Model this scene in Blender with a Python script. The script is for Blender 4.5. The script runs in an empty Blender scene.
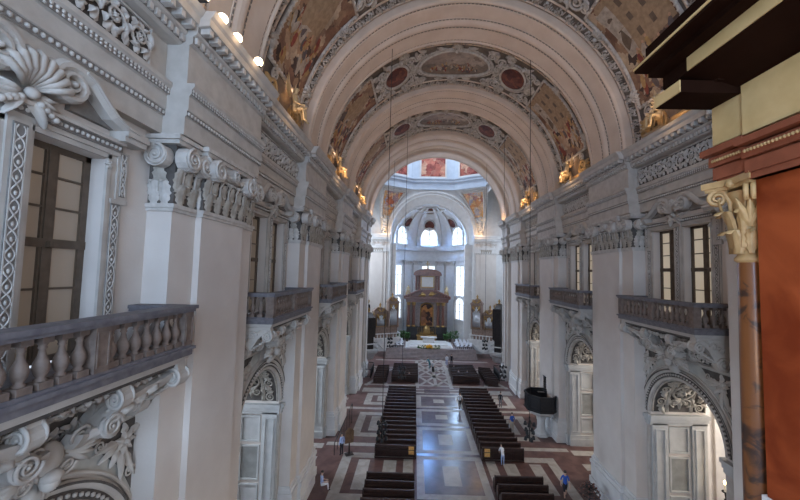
import bpy, bmesh, math, random
from math import sin, cos, pi, sqrt, radians as RAD
from mathutils import Vector, Matrix
random.seed(7)
SC = bpy.context.scene
COL = SC.collection
# ------------------------------------------------------------------ materials
def mat(name, c, rough=.7, c2=None, scale=3., bump=0., bscale=30., metal=0., emit=None, es=0., spec=.5, dist=0., lo=.35, hi=.65):
    m = bpy.data.materials.new(name); m.use_nodes = True
    nt = m.node_tree; b = nt.nodes['Principled BSDF']
    b.inputs['Base Color'].default_value = (*c, 1); b.inputs['Roughness'].default_value = rough
    b.inputs['Metallic'].default_value = metal
    b.inputs['Specular IOR Level'].default_value = spec
    tc = nt.nodes.new('ShaderNodeTexCoord')
    if c2 is not None:
        n = nt.nodes.new('ShaderNodeTexNoise'); n.inputs['Scale'].default_value = scale
        n.inputs['Detail'].default_value = 6; n.inputs['Distortion'].default_value = dist
        r = nt.nodes.new('ShaderNodeValToRGB')
        r.color_ramp.elements[0].color = (*c, 1); r.color_ramp.elements[1].color = (*c2, 1)
        r.color_ramp.elements[0].position = lo; r.color_ramp.elements[1].position = hi
        nt.links.new(tc.outputs['Object'], n.inputs['Vector']); nt.links.new(n.outputs['Fac'], r.inputs['Fac'])
        nt.links.new(r.outputs['Color'], b.inputs['Base Color'])
    if bump:
        n2 = nt.nodes.new('ShaderNodeTexNoise'); n2.inputs['Scale'].default_value = bscale; n2.inputs['Detail'].default_value = 4
        bp = nt.nodes.new('ShaderNodeBump'); bp.inputs['Strength'].default_value = bump; bp.inputs['Distance'].default_value = .05
        nt.links.new(tc.outputs['Object'], n2.inputs['Vector']); nt.links.new(n2.outputs['Fac'], bp.inputs['Height'])
        nt.links.new(bp.outputs['Normal'], b.inputs['Normal'])
    if emit:
        b.inputs['Emission Color'].default_value = (*emit, 1); b.inputs['Emission Strength'].default_value = es
    return m
def fresco(name, cols, scale=.5, seed=0., vor=1.2, rough=.8):
    m = bpy.data.materials.new(name); m.use_nodes = True
    nt = m.node_tree; b = nt.nodes['Principled BSDF']; b.inputs['Roughness'].default_value = rough
    tc = nt.nodes.new('ShaderNodeTexCoord'); mp = nt.nodes.new('ShaderNodeMapping')
    mp.inputs['Location'].default_value = (seed, seed*1.7, seed*.6)
    L = nt.links.new
    n = nt.nodes.new('ShaderNodeTexNoise'); n.inputs['Scale'].default_value = scale*2.2; n.inputs['Detail'].default_value = 5
    wm = nt.nodes.new('ShaderNodeMix'); wm.data_type = 'RGBA'; wm.blend_type = 'LINEAR_LIGHT'; wm.inputs[0].default_value = min(1., 1.1/scale*.5)
    v = nt.nodes.new('ShaderNodeTexVoronoi'); v.inputs['Scale'].default_value = vor
    sp = nt.nodes.new('ShaderNodeSeparateColor')
    r = nt.nodes.new('ShaderNodeValToRGB'); el = r.color_ramp.elements; r.color_ramp.interpolation = 'LINEAR'
    k = len(cols)
    el[0].position = .1; el[0].color = (*cols[0], 1); el[1].position = .9; el[1].color = (*cols[-1], 1)
    for i in range(1, k-1):
        e = el.new(.1+.8*i/(k-1)); e.color = (*cols[i], 1)
    n2 = nt.nodes.new('ShaderNodeTexNoise'); n2.inputs['Scale'].default_value = 1.3; n2.inputs['Detail'].default_value = 8; n2.inputs['Roughness'].default_value = .7
    r2 = nt.nodes.new('ShaderNodeValToRGB'); e2 = r2.color_ramp.elements
    e2[0].position = .3; e2[0].color = (.45, .42, .42, 1); e2[1].position = .7; e2[1].color = (1.3, 1.2, 1.1, 1)
    mx = nt.nodes.new('ShaderNodeMix'); mx.data_type = 'RGBA'; mx.blend_type = 'MULTIPLY'; mx.inputs[0].default_value = .9
    L(tc.outputs['Object'], mp.inputs['Vector']); L(mp.outputs['Vector'], n.inputs['Vector'])
    L(mp.outputs['Vector'], wm.inputs[6]); L(n.outputs['Color'], wm.inputs[7]); L(wm.outputs[2], v.inputs['Vector'])
    L(v.outputs['Color'], sp.inputs[0]); L(sp.outputs[0], r.inputs['Fac'])
    L(mp.outputs['Vector'], n2.inputs['Vector']); L(n2.outputs['Fac'], r2.inputs['Fac'])
    L(r.outputs['Color'], mx.inputs[6]); L(r2.outputs['Color'], mx.inputs[7]); L(mx.outputs[2], b.inputs['Base Color'])
    return m
M = dict(
 plaster=mat('plaster', (.56,.492,.437), .85, (.63,.567,.51), .5, .1, 14),
 rib=mat('vault_plaster', (.55,.43,.34), .85, (.62,.50,.405), .7, .1, 14),
 relief=mat('relief_stucco', (.30,.27,.225), .75, (.42,.38,.325), 4.),
 greypale=mat('grey_green_paint', (.36,.35,.315), .8, (.43,.415,.375), 3.),
 greystone=mat('pale_grey_stone', (.40,.395,.38), .75, (.47,.465,.445), 2.),
 greypanel=mat('grey_marble_panel', (.22,.22,.205), .5, (.30,.30,.28), 2.),
 pale=mat('pale_paint', (.56,.54,.52), .8, (.63,.61,.585), 1.5),
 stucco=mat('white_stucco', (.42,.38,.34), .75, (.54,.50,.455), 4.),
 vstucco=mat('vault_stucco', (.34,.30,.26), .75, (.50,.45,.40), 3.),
 goldlit=mat('gold_lit_relief', (.50,.31,.12), .5, (.40,.28,.15), 4., metal=.2),  # warm lamp glow put into the gold colour of the springing stucco
 ground=mat('stucco_ground_and_recess_shade', (.07,.06,.053), .9, (.115,.10,.088), 3.),  # dark ground paint, deepened to stand in for shade in the recesses
 greyline=mat('grey_moulding', (.16,.145,.13), .8, (.22,.20,.18), 6.),
 cornice=mat('cornice_paint', (.41,.365,.32), .8, (.49,.445,.395), 2.),
 stone=mat('balcony_stone', (.13,.092,.072), .7, (.20,.145,.115), 5., .1, 40),
 basestone=mat('balcony_slab_stone', (.11,.10,.11), .6, (.17,.155,.16), 5.),
 floor_red=mat('red_marble_floor', (.085,.043,.038), .36, (.145,.08,.07), 1.2, 0, dist=.6, spec=.3),
 floor_white=mat('white_marble_floor', (.30,.27,.235), .3, (.42,.385,.345), 1.6, dist=.8, spec=.4),
 floor_grey=mat('grey_violet_marble_floor', (.10,.082,.095), .19, (.17,.14,.155), 1.3, dist=.8),
 pew=mat('dark_pew_wood', (.022,.010,.008), .42, (.045,.022,.016), 3.),
 pewface=mat('pew_panel_wood', (.035,.015,.011), .5, (.06,.028,.02), 3.),
 wood=mat('brown_wood', (.10,.055,.03), .5, (.17,.10,.055), 4.),
 winwood=mat('window_wood', (.085,.06,.04), .55, (.12,.085,.06), 4.),
 pane=mat('lit_window_pane', (.36,.29,.23), .25, None, emit=(1,.78,.52), es=.02),
 paneR=mat('bright_window_pane', (.62,.54,.42), .25, None, emit=(1,.85,.64), es=.16),
 sky=mat('daylight_window_pane', (.8,.85,.9), .2, None, emit=(.86,.93,1), es=.75),
 gold=mat('gilding', (.42,.27,.10), .38, (.30,.17,.06), 5., metal=.7),
 gilt=mat('gilt_and_gold_lit_stucco', (.52,.38,.20), .5, (.62,.46,.27), 4., metal=.2),  # altar gilding, and lamp glow coloured into the vault figures
 black=mat('black_iron', (.012,.012,.014), .45),
 blackwood=mat('black_wood', (.014,.011,.011), .4, (.028,.02,.018), 3.),
 orange=mat('orange_marble', (.045,.022,.014), .3, (.18,.066,.02), 2.6, dist=1.6, lo=.36, hi=.47),
 redpier=mat('red_stucco_marble', (.17,.027,.006), .5, (.32,.068,.018), 1.3, dist=.8, spec=.2),
 redent=mat('red_entablature', (.19,.055,.026), .6, (.25,.075,.036), 4., spec=.2),
 cream=mat('cream_stone', (.46,.305,.12), .6, (.54,.365,.16), 3.),
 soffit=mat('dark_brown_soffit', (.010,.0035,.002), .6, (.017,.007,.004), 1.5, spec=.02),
 capgold=mat('ochre_capital', (.36,.215,.08), .55, (.48,.30,.13), 5.),
 marble_w=mat('white_altar_marble', (.62,.60,.58), .3, (.75,.73,.70), 2.),
 step=mat('pinkish_step_marble', (.21,.165,.155), .4, (.30,.24,.225), 2.),
 altarred=mat('red_altar_marble', (.12,.05,.036), .3, (.20,.085,.06), 2.5, dist=1.),
 organred=mat('organ_case_paint', (.20,.13,.10), .5, (.30,.21,.16), 3.),
 altargrey=mat('grey_altar_marble', (.20,.15,.14), .35, (.30,.23,.20), 2.5, dist=1.),
 pipe=mat('organ_pipe_tin', (.55,.56,.58), .3, None, metal=.9),
 skin=mat('skin', (.55,.34,.25), .6), hair=mat('dark_hair', (.03,.02,.015), .6), eye=mat('eye_dark', (.02,.02,.02), .3),
 blue=mat('blue_cloth', (.03,.10,.42), .8), lblue=mat('pale_blue_cloth', (.38,.47,.70), .8), white=mat('white_cloth', (.72,.72,.75), .8),
 dark=mat('dark_cloth', (.02,.02,.025), .85), teal=mat('teal_cloth', (.03,.15,.18), .85), grey=mat('grey_cloth', (.2,.2,.22), .85),
 shoe=mat('shoe', (.02,.02,.02), .6), beige=mat('beige_cloth', (.55,.48,.38), .8),
 notice=mat('orange_paper', (.75,.36,.08), .8, (.85,.50,.18), 9.),
 leafg=mat('plant_green', (.04,.10,.03), .7, (.09,.2,.05), 6.), flower=mat('yellow_flower', (.85,.45,.03), .7), flower2=mat('cream_flower', (.8,.75,.6), .7),
 bulb=mat('lamp_lens', (1,.9,.75), .3, None, emit=(1,.76,.45), es=9.),
 candle=mat('candle_flame', (1,.7,.3), .5, None, emit=(1,.72,.38), es=8.),
 wax=mat('candle_wax', (.75,.70,.6), .6),
 drum=mat('drum_paint_blue_daylight', (.46,.51,.58), .8, (.52,.57,.64), 1.),  # pale drum paint with some of the cool daylight tinted in
 f_brown=fresco('fresco_brown', [(.045,.025,.02),(.20,.11,.07),(.36,.25,.16),(.13,.055,.035),(.42,.33,.24)], .45, 3.1),
 f_sky=fresco('fresco_sky', [(.05,.035,.03),(.22,.17,.14),(.45,.38,.30),(.26,.12,.06),(.34,.29,.26)], .5, 9.3),
 f_skyl=fresco('fresco_pale_sky', [(.18,.145,.12),(.30,.25,.205),(.24,.19,.16),(.34,.29,.25)], .4, 4.4, .35),
 f_red=fresco('medallion_red', [(.05,.010,.006),(.12,.03,.015),(.17,.05,.025),(.07,.015,.008)], .9, 5.5, 2.),
 f_dome=fresco('painting_red_gold', [(.20,.04,.035),(.45,.14,.10),(.60,.36,.25),(.30,.07,.06)], .6, 1.5, 1.),
 f_pend=fresco('painting_gold_blue', [(.62,.34,.12),(.66,.46,.28),(.45,.13,.06),(.33,.33,.40),(.70,.56,.40),(.55,.24,.10)], .5, 7.7, 1.1),
 f_altar=fresco('altar_painting_dark', [(.03,.015,.015),(.12,.05,.03),(.55,.25,.08),(.08,.03,.03),(.3,.15,.1)], .55, 2.2, .9),
)
# ------------------------------------------------------------------ mesh builder
class MB:
    def __init__(s): s.v=[]; s.f=[]; s.mi=[]; s.sm=[]; s.T=None; s.m=0
    def add(s, vs, fs, smooth=False, m=None):
        o=len(s.v); m=s.m if m is None else m
        if s.T is not None: vs=[s.T @ Vector(p) for p in vs]
        s.v.extend([tuple(p) for p in vs])
        for f in fs: s.f.append([i+o for i in f]); s.mi.append(m); s.sm.append(smooth)
    def box(s,x0,x1,y0,y1,z0,z1,m=None):
        s.add([(x,y,z) for z in (z0,z1) for y in (y0,y1) for x in (x0,x1)],
              [(0,2,3,1),(4,5,7,6),(0,1,5,4),(2,6,7,3),(0,4,6,2),(1,3,7,5)],False,m)
    def quad(s,a,b,c,d,m=None): s.add([a,b,c,d],[(0,1,2,3)],False,m)
    def prism(s,poly,a,b,fn,m=None,smooth=False):          # fn(u,v,w) -> xyz, w runs a..b
        n=len(poly)
        s.add([fn(u,v,a) for u,v in poly]+[fn(u,v,b) for u,v in poly],
              [(i,(i+1)%n,n+(i+1)%n,n+i) for i in range(n)],smooth,m)
        s.add([fn(u,v,a) for u,v in poly],[tuple(range(n))],False,m)
        s.add([fn(u,v,b) for u,v in poly],[tuple(range(n-1,-1,-1))],False,m)
    def lathe(s,prof,c=(0,0,0),n=12,ax='z',a0=0.,a1=2*pi,m=None,smooth=True):   # prof [(r,h)]
        full=abs(a1-a0-2*pi)<1e-6; k=n if full else n+1; vs=[]
        for i in range(k):
            a=a0+(a1-a0)*i/n
            for r,h in prof:
                p=(r*cos(a),r*sin(a),h)
                if ax=='x': p=(h,r*cos(a),r*sin(a))
                if ax=='y': p=(r*cos(a),h,r*sin(a))
                vs.append((p[0]+c[0],p[1]+c[1],p[2]+c[2]))
        q=len(prof); fs=[]
        for i in range(n):
            j=(i+1)%k
            for h in range(q-1): fs.append((i*q+h,j*q+h,j*q+h+1,i*q+h+1))
        s.add(vs,fs,smooth,m)
    def tube(s,pts,r,n=6,m=None,cap=True,sx=1.):
        pts=[Vector(p) for p in pts]; k=len(pts); vs=[]
        rr=r if isinstance(r,(list,tuple)) else [r]*k
        up=Vector((0,0,1)); prev=None
        for i,p in enumerate(pts):
            t=(pts[min(i+1,k-1)]-pts[max(i-1,0)])
            if t.length<1e-9: t=Vector((0,0,1))
            t.normalize()
            if prev is None: a=t.orthogonal().normalized()
            else:
                a=prev-t*prev.dot(t)
                a=a.normalized() if a.length>1e-6 else t.orthogonal().normalized()
            prev=a; b=t.cross(a)
            for j in range(n):
                w=2*pi*j/n; vs.append(p+(a*cos(w)*sx+b*sin(w))*rr[i])
        fs=[(i*n+j,i*n+(j+1)%n,(i+1)*n+(j+1)%n,(i+1)*n+j) for i in range(k-1) for j in range(n)]
        if cap: fs+= [tuple(range(n-1,-1,-1)),tuple(range((k-1)*n,k*n))]
        s.add(vs,fs,True,m)
    def ell(s,c,r,n=8,q=6,m=None,R=None):
        if not isinstance(r,(list,tuple)): r=(r,r,r)
        vs=[(0,0,-1)]
        for j in range(1,q):
            f=-pi/2+pi*j/q
            for i in range(n): a=2*pi*i/n; vs.append((cos(f)*cos(a),cos(f)*sin(a),sin(f)))
        vs.append((0,0,1))
        out=[]
        for p in vs:
            w=Vector((p[0]*r[0],p[1]*r[1],p[2]*r[2]))
            if R is not None: w=R@w
            out.append(w+Vector(c))
        fs=[(0,1+(i+1)%n,1+i) for i in range(n)]
        for j in range(q-2):
            for i in range(n):
                a=1+j*n+i; b=1+j*n+(i+1)%n; fs.append((a,b,b+n,a+n))
        L=len(vs)-1; o=1+(q-2)*n
        fs+=[(o+i,o+(i+1)%n,L) for i in range(n)]
        s.add(out,fs,True,m)
    def grid(s,fn,nu,nv,m=None,smooth=True):
        vs=[fn(i/nu,j/nv) for i in range(nu+1) for j in range(nv+1)]
        w=nv+1
        s.add(vs,[(i*w+j,(i+1)*w+j,(i+1)*w+j+1,i*w+j+1) for i in range(nu) for j in range(nv)],smooth,m)
    def mesh(s,name,mats,fix=True):
        me=bpy.data.meshes.new(name); me.from_pydata(s.v,[],s.f)
        for x in (mats if isinstance(mats,(list,tuple)) else [mats]): me.materials.append(M[x])
        me.polygons.foreach_set('material_index',s.mi); me.polygons.foreach_set('use_smooth',s.sm)
        if fix:
            bm=bmesh.new(); bm.from_mesh(me); bmesh.ops.recalc_face_normals(bm,faces=bm.faces); bm.to_mesh(me); bm.free()
        me.update(); return me
    def build(s,name,mats,parent=None,loc=None,rz=0.,fix=True,**kw):
        o=bpy.data.objects.new(name,s.mesh(name,mats,fix)); COL.objects.link(o)
        if parent is not None: o.parent=parent
        if loc is not None: o.location=loc
        if rz: o.rotation_euler.z=rz
        for k,v in kw.items(): o[k]=v
        return o
def thing(name,label,cat,loc=(0,0,0),rz=0.,group=None):
    o=bpy.data.objects.new(name,None); COL.objects.link(o); o.location=loc; o.rotation_euler=(0,0,rz)
    o['label']=label; o['category']=cat
    if group: o['group']=group
    return o
def tag(o,label,cat,group=None):
    o['label']=label; o['category']=cat
    if group: o['group']=group
    return o
def struct(mb,name,mats,**kw): return mb.build(name,mats,kind='structure',**kw)
KIDS={}
def dup(root,loc,rz=0.,label=None,group=None):
    r=root.copy(); COL.objects.link(r); r.location=loc; r.rotation_euler=(0,0,rz)
    if label: r['label']=label
    if group: r['group']=group
    for ch in list(root.children):
        c=ch.copy(); COL.objects.link(c); c.parent=r
        for g in list(ch.children):
            d=g.copy(); COL.objects.link(d); d.parent=c
    return r
# ------------------------------------------------------------------ ornament kit; P(u,v,h) maps panel coords to xyz
def spiral(mb,P,u,v,r,turns=2.2,d=1,a0=0.,th=.16,h=.05,m=None,n=26):
    pts=[];rr=[]
    for i in range(n+1):
        f=i/n; R=r*(1-f*.93); a=a0+d*turns*2*pi*f
        pts.append(P(u+R*cos(a),v+R*sin(a),h)); rr.append(r*th*(1-.55*f))
    mb.tube(pts,rr,5,m)
    c=P(u,v,h); mb.ell(c,r*.17,6,4,m)
def leaf(mb,P,u,v,ang,L,W,H=.06,curl=.3,m=None,nu=6):
    ca,sa=cos(ang),sin(ang)
    def fn(a,b):
        w=W*.5*sin(pi*min(1,.12+.88*a)**.8)*(1+.28*cos(a*22)*(a<.93))
        bend=curl*L*a*a
        x=L*a; y=(b-.5)*2*w+bend
        hh=H*(.25+sin(pi*a*.8+.2))*(1-.75*(2*b-1)**2)+H*.12*cos(b*4*pi)
        return P(u+x*ca-y*sa,v+x*sa+y*ca,hh)
    mb.grid(fn,nu,4,m)
def rosette(mb,P,u,v,r,n=8,H=.08,m=None):
    for i in range(n):
        leaf(mb,P,u,v,2*pi*i/n,r,r*.62,H,0,m,4)
    mb.ell(P(u,v,H),r*.26,8,5,m)
def rinceau(mb,P,u0,u1,v0,v1,H=.1,m=None,cell=None):
    hgt=v1-v0; vc=(v0+v1)/2; n=max(1,round((u1-u0)/(cell or hgt*1.05))); w=(u1-u0)/n
    for i in range(n):
        c=u0+(i+.5)*w; d=1 if i%2 else -1; r=min(hgt,w)*.40
        spiral(mb,P,c,vc,r,1.7,d,-d*pi/2+pi*.5*(1-d),.15,H*.7,m,20)
        rosette(mb,P,c,vc,r*.42,5,H*.9,m)
        for k in range(6):
            a=2*pi*(k+.3)/6
            leaf(mb,P,c+r*.86*cos(a),vc+r*.86*sin(a),a+d*.9,r*.72,r*.42,H,.35*d,m,4)
        leaf(mb,P,c+w*.42,vc-d*hgt*.42,pi/2*d,hgt*.5,r*.4,H,.2,m,4)
def bead_row(mb,P,u0,u1,v,step,r,h=0.,m=None):
    n=max(1,int((u1-u0)/step))
    for i in range(n):
        c=P(u0+(i+.5)*(u1-u0)/n,v,h); mb.ell(c,r,5,3,m)
def leafrow(mb,P,u0,u1,v,step,L,m=None,H=.05):
    n=max(1,int((u1-u0)/step))
    for i in range(n): leaf(mb,P,u0+(i+.5)*(u1-u0)/n,v,pi/2,L,step*.95,H,0,m,3)
def frame_rect(mb,P,u0,u1,v0,v1,w,h,m=None):
    for a,b,c,d in ((u0,u1,v0,v0+w),(u0,u1,v1-w,v1),(u0,u0+w,v0+w,v1-w),(u1-w,u1,v0+w,v1-w)):
        vs=[P(x,y,z) for z in (0,h) for y in (c,d) for x in (a,b)]
        mb.add(vs,[(4,5,7,6),(0,1,5,4),(2,6,7,3),(0,4,6,2),(1,3,7,5)],False,m)
def sweep(mb,P,pts,th,h0,h1,m=None):      # rectangular moulding along a path in the panel plane
    k=len(pts); tt=th if isinstance(th,list) else [th]*k; vs=[]
    for i,(u,v) in enumerate(pts):
        a=pts[max(i-1,0)]; b=pts[min(i+1,k-1)]; t=Vector((b[0]-a[0],b[1]-a[1])); t.normalize(); nx,ny=-t.y,t.x
        for (e,h) in ((-1,h0),(-1,h1*.8),(-.4,h1),(.4,h1),(1,h1*.8),(1,h0)): vs.append(P(u+nx*e*tt[i],v+ny*e*tt[i],h))
    fs=[(i*6+j,i*6+j+1,(i+1)*6+j+1,(i+1)*6+j) for i in range(k-1) for j in range(5)]
    fs+=[(0,1,2,3,4,5),tuple((k-1)*6+j for j in (5,4,3,2,1,0))]
    mb.add(vs,fs,False,m)
def acanthus(mb,P,u,z,w,h,out=.22,m=None):  # upright capital leaf, lobed, with a tip that folds forward; P(u,o,z)
    def fn(a,b):
        e=(2*b-1); ww=w*.5*(.62+.42*sin(pi*min(a/.85,1)))*(1-.75*max(0,a-.72)/.28)*(1+.20*cos(a*32+1))
        if a<.74: o=.03+out*.40*(a/.74)**2; zz=h*a/.74*.9
        else:
            t=(a-.74)/.26*pi*.8; r=out*.34; o=.03+out*.40+r*(1-cos(t)); zz=h*.9+r*.8*sin(t)-(a-.74)*.3
        o+=.05*(1-abs(e))-.02+.022*cos(e*10)*(1-a*.5)
        return P(u+e*ww,o,z+zz)
    mb.grid(fn,14,8,m)
def volute(mb,P,u,z,r,o=.2,d=1,depth=.2,m=None):
    Q=lambda a,b,h: P(a,o+h,b)
    n=14
    vs=[P(u+r*cos(2*pi*i/n),o-depth,z+r*sin(2*pi*i/n)) for i in range(n)]+[P(u+r*cos(2*pi*i/n),o,z+r*sin(2*pi*i/n)) for i in range(n)]
    mb.add(vs,[(i,(i+1)%n,n+(i+1)%n,n+i) for i in range(n)]+[tuple(range(n,2*n))],False,m)
    spiral(mb,Q,u,z,r*.92,2.2,d,pi/2,.17,.02,m,30)
# ------------------------------------------------------------------ plan (metres; nave axis is +Y, camera near y=0)
PX=0.0; WX=11.0                     # wall plane
PIER=[1.6,12.35,23.5,34.45,45.3]    # pier centres
BAYL=[6.5,18.3,29.06,39.92]
BAYR=[6.9,18.35,29.06,39.92]
MH,HH=1.33,2.42                      # main / half pilaster half-widths
YEND=52.0; ZC=22.8
ORD_L=['nearest','second','third','fourth']; ORD_R=['hidden','nearest','second','third']
# wall-local frame: t out of the wall, s along the nave; left wall uses rotation 0 at (-11,y,0), right wall pi at (11,y,0)
def place(side,y): return ((-WX,y,0),0.) if side=='left' else ((WX,y,0),pi)
SR,SZ=2.5,7.15                       # chapel arch inner radius and springing height
DEEP=3.2
ADX=.55                             # the nearest left arch and balcony stand a little further on
def wall(side):
    bays=BAYL if side=='left' else BAYR
    sx=-1 if side=='left' else 1
    X=lambda t: sx*(WX-t)
    mb=MB()
    edges=[-8.0]+[ (bays[i]+bays[i+1])/2 for i in range(3)]+[YEND]
    edges[0]=1.4
    mb.quad((X(0),-8,0),(X(0),1.4,0),(X(0),1.4,24),(X(0),-8,24))
    for k,c in enumerate(bays):
        a,b=edges[k],edges[k+1]; ca=c+(ADX if (side=='left' and k==0) else 0)
        def q(s0,s1,z0,z1,t0=0.,t1=None):
            mb.quad((X(t0),s0,z0),(X(t0),s1,z0),(X(t0),s1,z1),(X(t0),s0,z1))
        for t in (0.,-DEEP):
            q(a,ca-SR,0,SZ,t);q(ca+SR,b,0,SZ,t);q(a,ca-SR,SZ,10.6,t);q(ca+SR,b,SZ,10.6,t)
            n=24
            for i in range(n):
                a0,a1=pi*i/n,pi*(i+1)/n
                y0,z0,y1,z1=ca+SR*cos(a0),SZ+SR*sin(a0),ca+SR*cos(a1),SZ+SR*sin(a1)
                mb.quad((X(t),y0,z0),(X(t),y1,z1),(X(t),y1,10.6),(X(t),y0,10.6))
        q(a,b,10.6,12.3)
        q(a,c-2.05,12.3,17.72);q(c-.22,c+.22,12.3,17.72);q(c+2.05,b,12.3,17.72);q(a,b,17.72,24)
        for s in (-1,1):
            mb.quad((X(0),ca+s*SR,0),(X(-DEEP),ca+s*SR,0),(X(-DEEP),ca+s*SR,SZ),(X(0),ca+s*SR,SZ))
            for e in (.22,2.05): mb.quad((X(0),c+s*e,12.3),(X(-.75),c+s*e,12.3),(X(-.75),c+s*e,17.72),(X(0),c+s*e,17.72))
            for z in (12.3,17.72): mb.quad((X(0),c+s*.22,z),(X(-.75),c+s*.22,z),(X(-.75),c+s*2.05,z),(X(0),c+s*2.05,z))
        for i in range(n):
            a0,a1=pi*i/n,pi*(i+1)/n
            mb.add([(X(0),ca+SR*cos(a0),SZ+SR*sin(a0)),(X(0),ca+SR*cos(a1),SZ+SR*sin(a1)),(X(-DEEP),ca+SR*cos(a1),SZ+SR*sin(a1)),(X(-DEEP),ca+SR*cos(a0),SZ+SR*sin(a0))],[(0,1,2,3)],True)
    # end face towards the transept
    mb.quad((X(0),YEND,0),(X(-9),YEND,0),(X(-9),YEND,36),(X(0),YEND,36))
    struct(mb,'wall_'+side,'plaster',fix=False)
for sd in ('left','right'): wall(sd)
# chapels behind the arches
def chapels(side):
    sx=-1 if side=='left' else 1
    bays=BAYL if side=='left' else BAYR
    mb=MB(); x0=sx*(WX+DEEP); x1=sx*22.4
    mb.quad((x1,-2,0),(x1,YEND,0),(x1,YEND,12.2),(x1,-2,12.2))
    mb.quad((x0,-2,12.2),(x0,YEND,12.2),(x1,YEND,12.2),(x1,-2,12.2))
    mb.quad((x0,-2,0),(x1,-2,0),(x1,-2,12.2),(x0,-2,12.2))
    for k in range(4):
        y=(bays[k]+bays[k+1])/2 if k<3 else YEND-.3
        # cross wall with an arched passage in the middle
        xm=sx*20.4; r=1.25; zs=5.0
        w=.5
        for yy in (y-w,y+w):
            mb.quad((x0,yy,0),(xm-sx*r,yy,0),(xm-sx*r,yy,12.2),(x0,yy,12.2));mb.quad((xm+sx*r,yy,0),(x1,yy,0),(x1,yy,12.2),(xm+sx*r,yy,12.2))
            for i in range(12):
                a0,a1=pi*i/12,pi*(i+1)/12
                mb.quad((xm+r*cos(a0),yy,zs+r*sin(a0)),(xm+r*cos(a1),yy,zs+r*sin(a1)),(xm+r*cos(a1),yy,12.2),(xm+r*cos(a0),yy,12.2))
        for e in (-1,1): mb.quad((xm+e*r,y-w,0),(xm+e*r,y+w,0),(xm+e*r,y+w,zs),(xm+e*r,y-w,zs))
        for i in range(12):
            a0,a1=pi*i/12,pi*(i+1)/12
            mb.quad((xm+r*cos(a0),y-w,zs+r*sin(a0)),(xm+r*cos(a1),y-w,zs+r*sin(a1)),(xm+r*cos(a1),y+w,zs+r*sin(a1)),(xm+r*cos(a0),y+w,zs+r*sin(a0)))
        # pilaster strips on the cross wall, west face
        for xa,xb in ((WX+DEEP+.25,WX+DEEP+1.0),(16.6,17.5),(18.0,18.8)):
            mb.box(min(sx*xa,sx*xb),max(sx*xa,sx*xb),y-w-.15,y-w,0,8.2)
            mb.box(min(sx*(xa-.1),sx*(xb+.1)),max(sx*(xa-.1),sx*(xb+.1)),y-w-.25,y-w,8.2,8.8)
    struct(mb,'wall_chapels_'+side,'pale',fix=False)
for sd in ('left','right'): chapels(sd)
# ------------------------------------------------------------------ floor with marble inlay
fl=MB(); fl.quad((-22.5,-8,0),(22.5,-8,0),(22.5,62,0),(-22.5,62,0),m=0); fl.quad((-20.2,62,0),(20.2,62,0),(20.2,80,0),(-20.2,80,0),m=0)
def inl(x0,x1,y0,y1,m,z=.003):
    fl.quad((x0,y0,z),(x1,y0,z),(x1,y1,z),(x0,y1,z),m=m)
def ring(x0,x1,y0,y1,w,m,z=.003):
    inl(x0,x1,y0,y0+w,m,z);inl(x0,x1,y1-w,y1,m,z);inl(x0,x0+w,y0+w,y1-w,m,z);inl(x1-w,x1,y0+w,y1-w,m,z)
inl(-2.6,2.6,10,44.6,2,.002)
for y0,y1 in ((11.8,17.2),(17.6,22.8),(23.6,29.0),(29.4,34.2),(34.6,38.6),(39.0,43.0)):
    ring(-2.6,2.6,y0,y1,.55,1)
    inl(-.62,.62,y0+1.5,y1-1.4,1)
for sx in (-1,1):
    for y0,y1 in ((12.5,17.5),(19.0,22.8),(23.2,29.2),(32.0,37.4),(39.5,43.2)):
        ring(min(sx*2.9,sx*8.6),max(sx*2.9,sx*8.6),y0,y1,.75,1)
        inl(min(sx*4.2,sx*5.2),max(sx*4.2,sx*5.2),y0+1.2,y1-1.0,1); inl(min(sx*6.3,sx*7.2),max(sx*6.3,sx*7.2),y0+1.2,y1-1.0,1)
    for y in (30.3,38.2): inl(min(sx*5.9,sx*10.4),max(sx*5.9,sx*10.4),y,y+.55,1)
    for c in (BAYL if sx<0 else BAYR): 
        inl(min(sx*10.6,sx*15),max(sx*10.6,sx*15),c-1.5,c-.6,1);inl(min(sx*10.6,sx*15),max(sx*10.6,sx*15),c+.7,c+1.5,1)
inl(-9.4,9.4,43.6,45.1,1); inl(-5.5,5.5,44.0,44.7,0,.005); inl(-1.6,1.6,43.75,44.95,2,.006)
# star pavement under the crossing
inl(-9.5,9.5,45.4,59.8,0,.004)
def strip(a,b,w,m,z=.008):
    d=Vector((b[0]-a[0],b[1]-a[1])); n=Vector((-d.y,d.x)).normalized()*w/2
    fl.quad((a[0]-n.x,a[1]-n.y,z),(b[0]-n.x,b[1]-n.y,z),(b[0]+n.x,b[1]+n.y,z),(a[0]+n.x,a[1]+n.y,z),m=m)
for x,y in ((-2.5,45.6),(2.0,45.6)): inl(x-.25,x+.25,45.5,59.5,1,.006)
for yc in (50.5,57.):
    h=4.2
    for a,b in (((-2.3,yc-h),(2.3,yc+h)),((-2.3,yc+h),(2.3,yc-h)),((0,yc-h),(2.3,yc)),((2.3,yc),(0,yc+h)),((0,yc+h),(-2.3,yc)),((-2.3,yc),(0,yc-h)),((0,yc-h),(0,yc+h)),((-2.3,yc),(2.3,yc))):
        strip(a,b,.42,1)
for y in (46.2,54.6,59.0): inl(-9.5,9.5,y,y+.5,1,.007)
for sx in (-1,1):
    for a,b in (((6.4,46.),(9.3,54.)),((9.3,46.),(6.4,54.))): strip((sx*a[0],a[1]),(sx*b[0],b[1]),.5,1)
struct(fl,'floor',['floor_red','floor_white','floor_grey'],fix=False)
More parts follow.
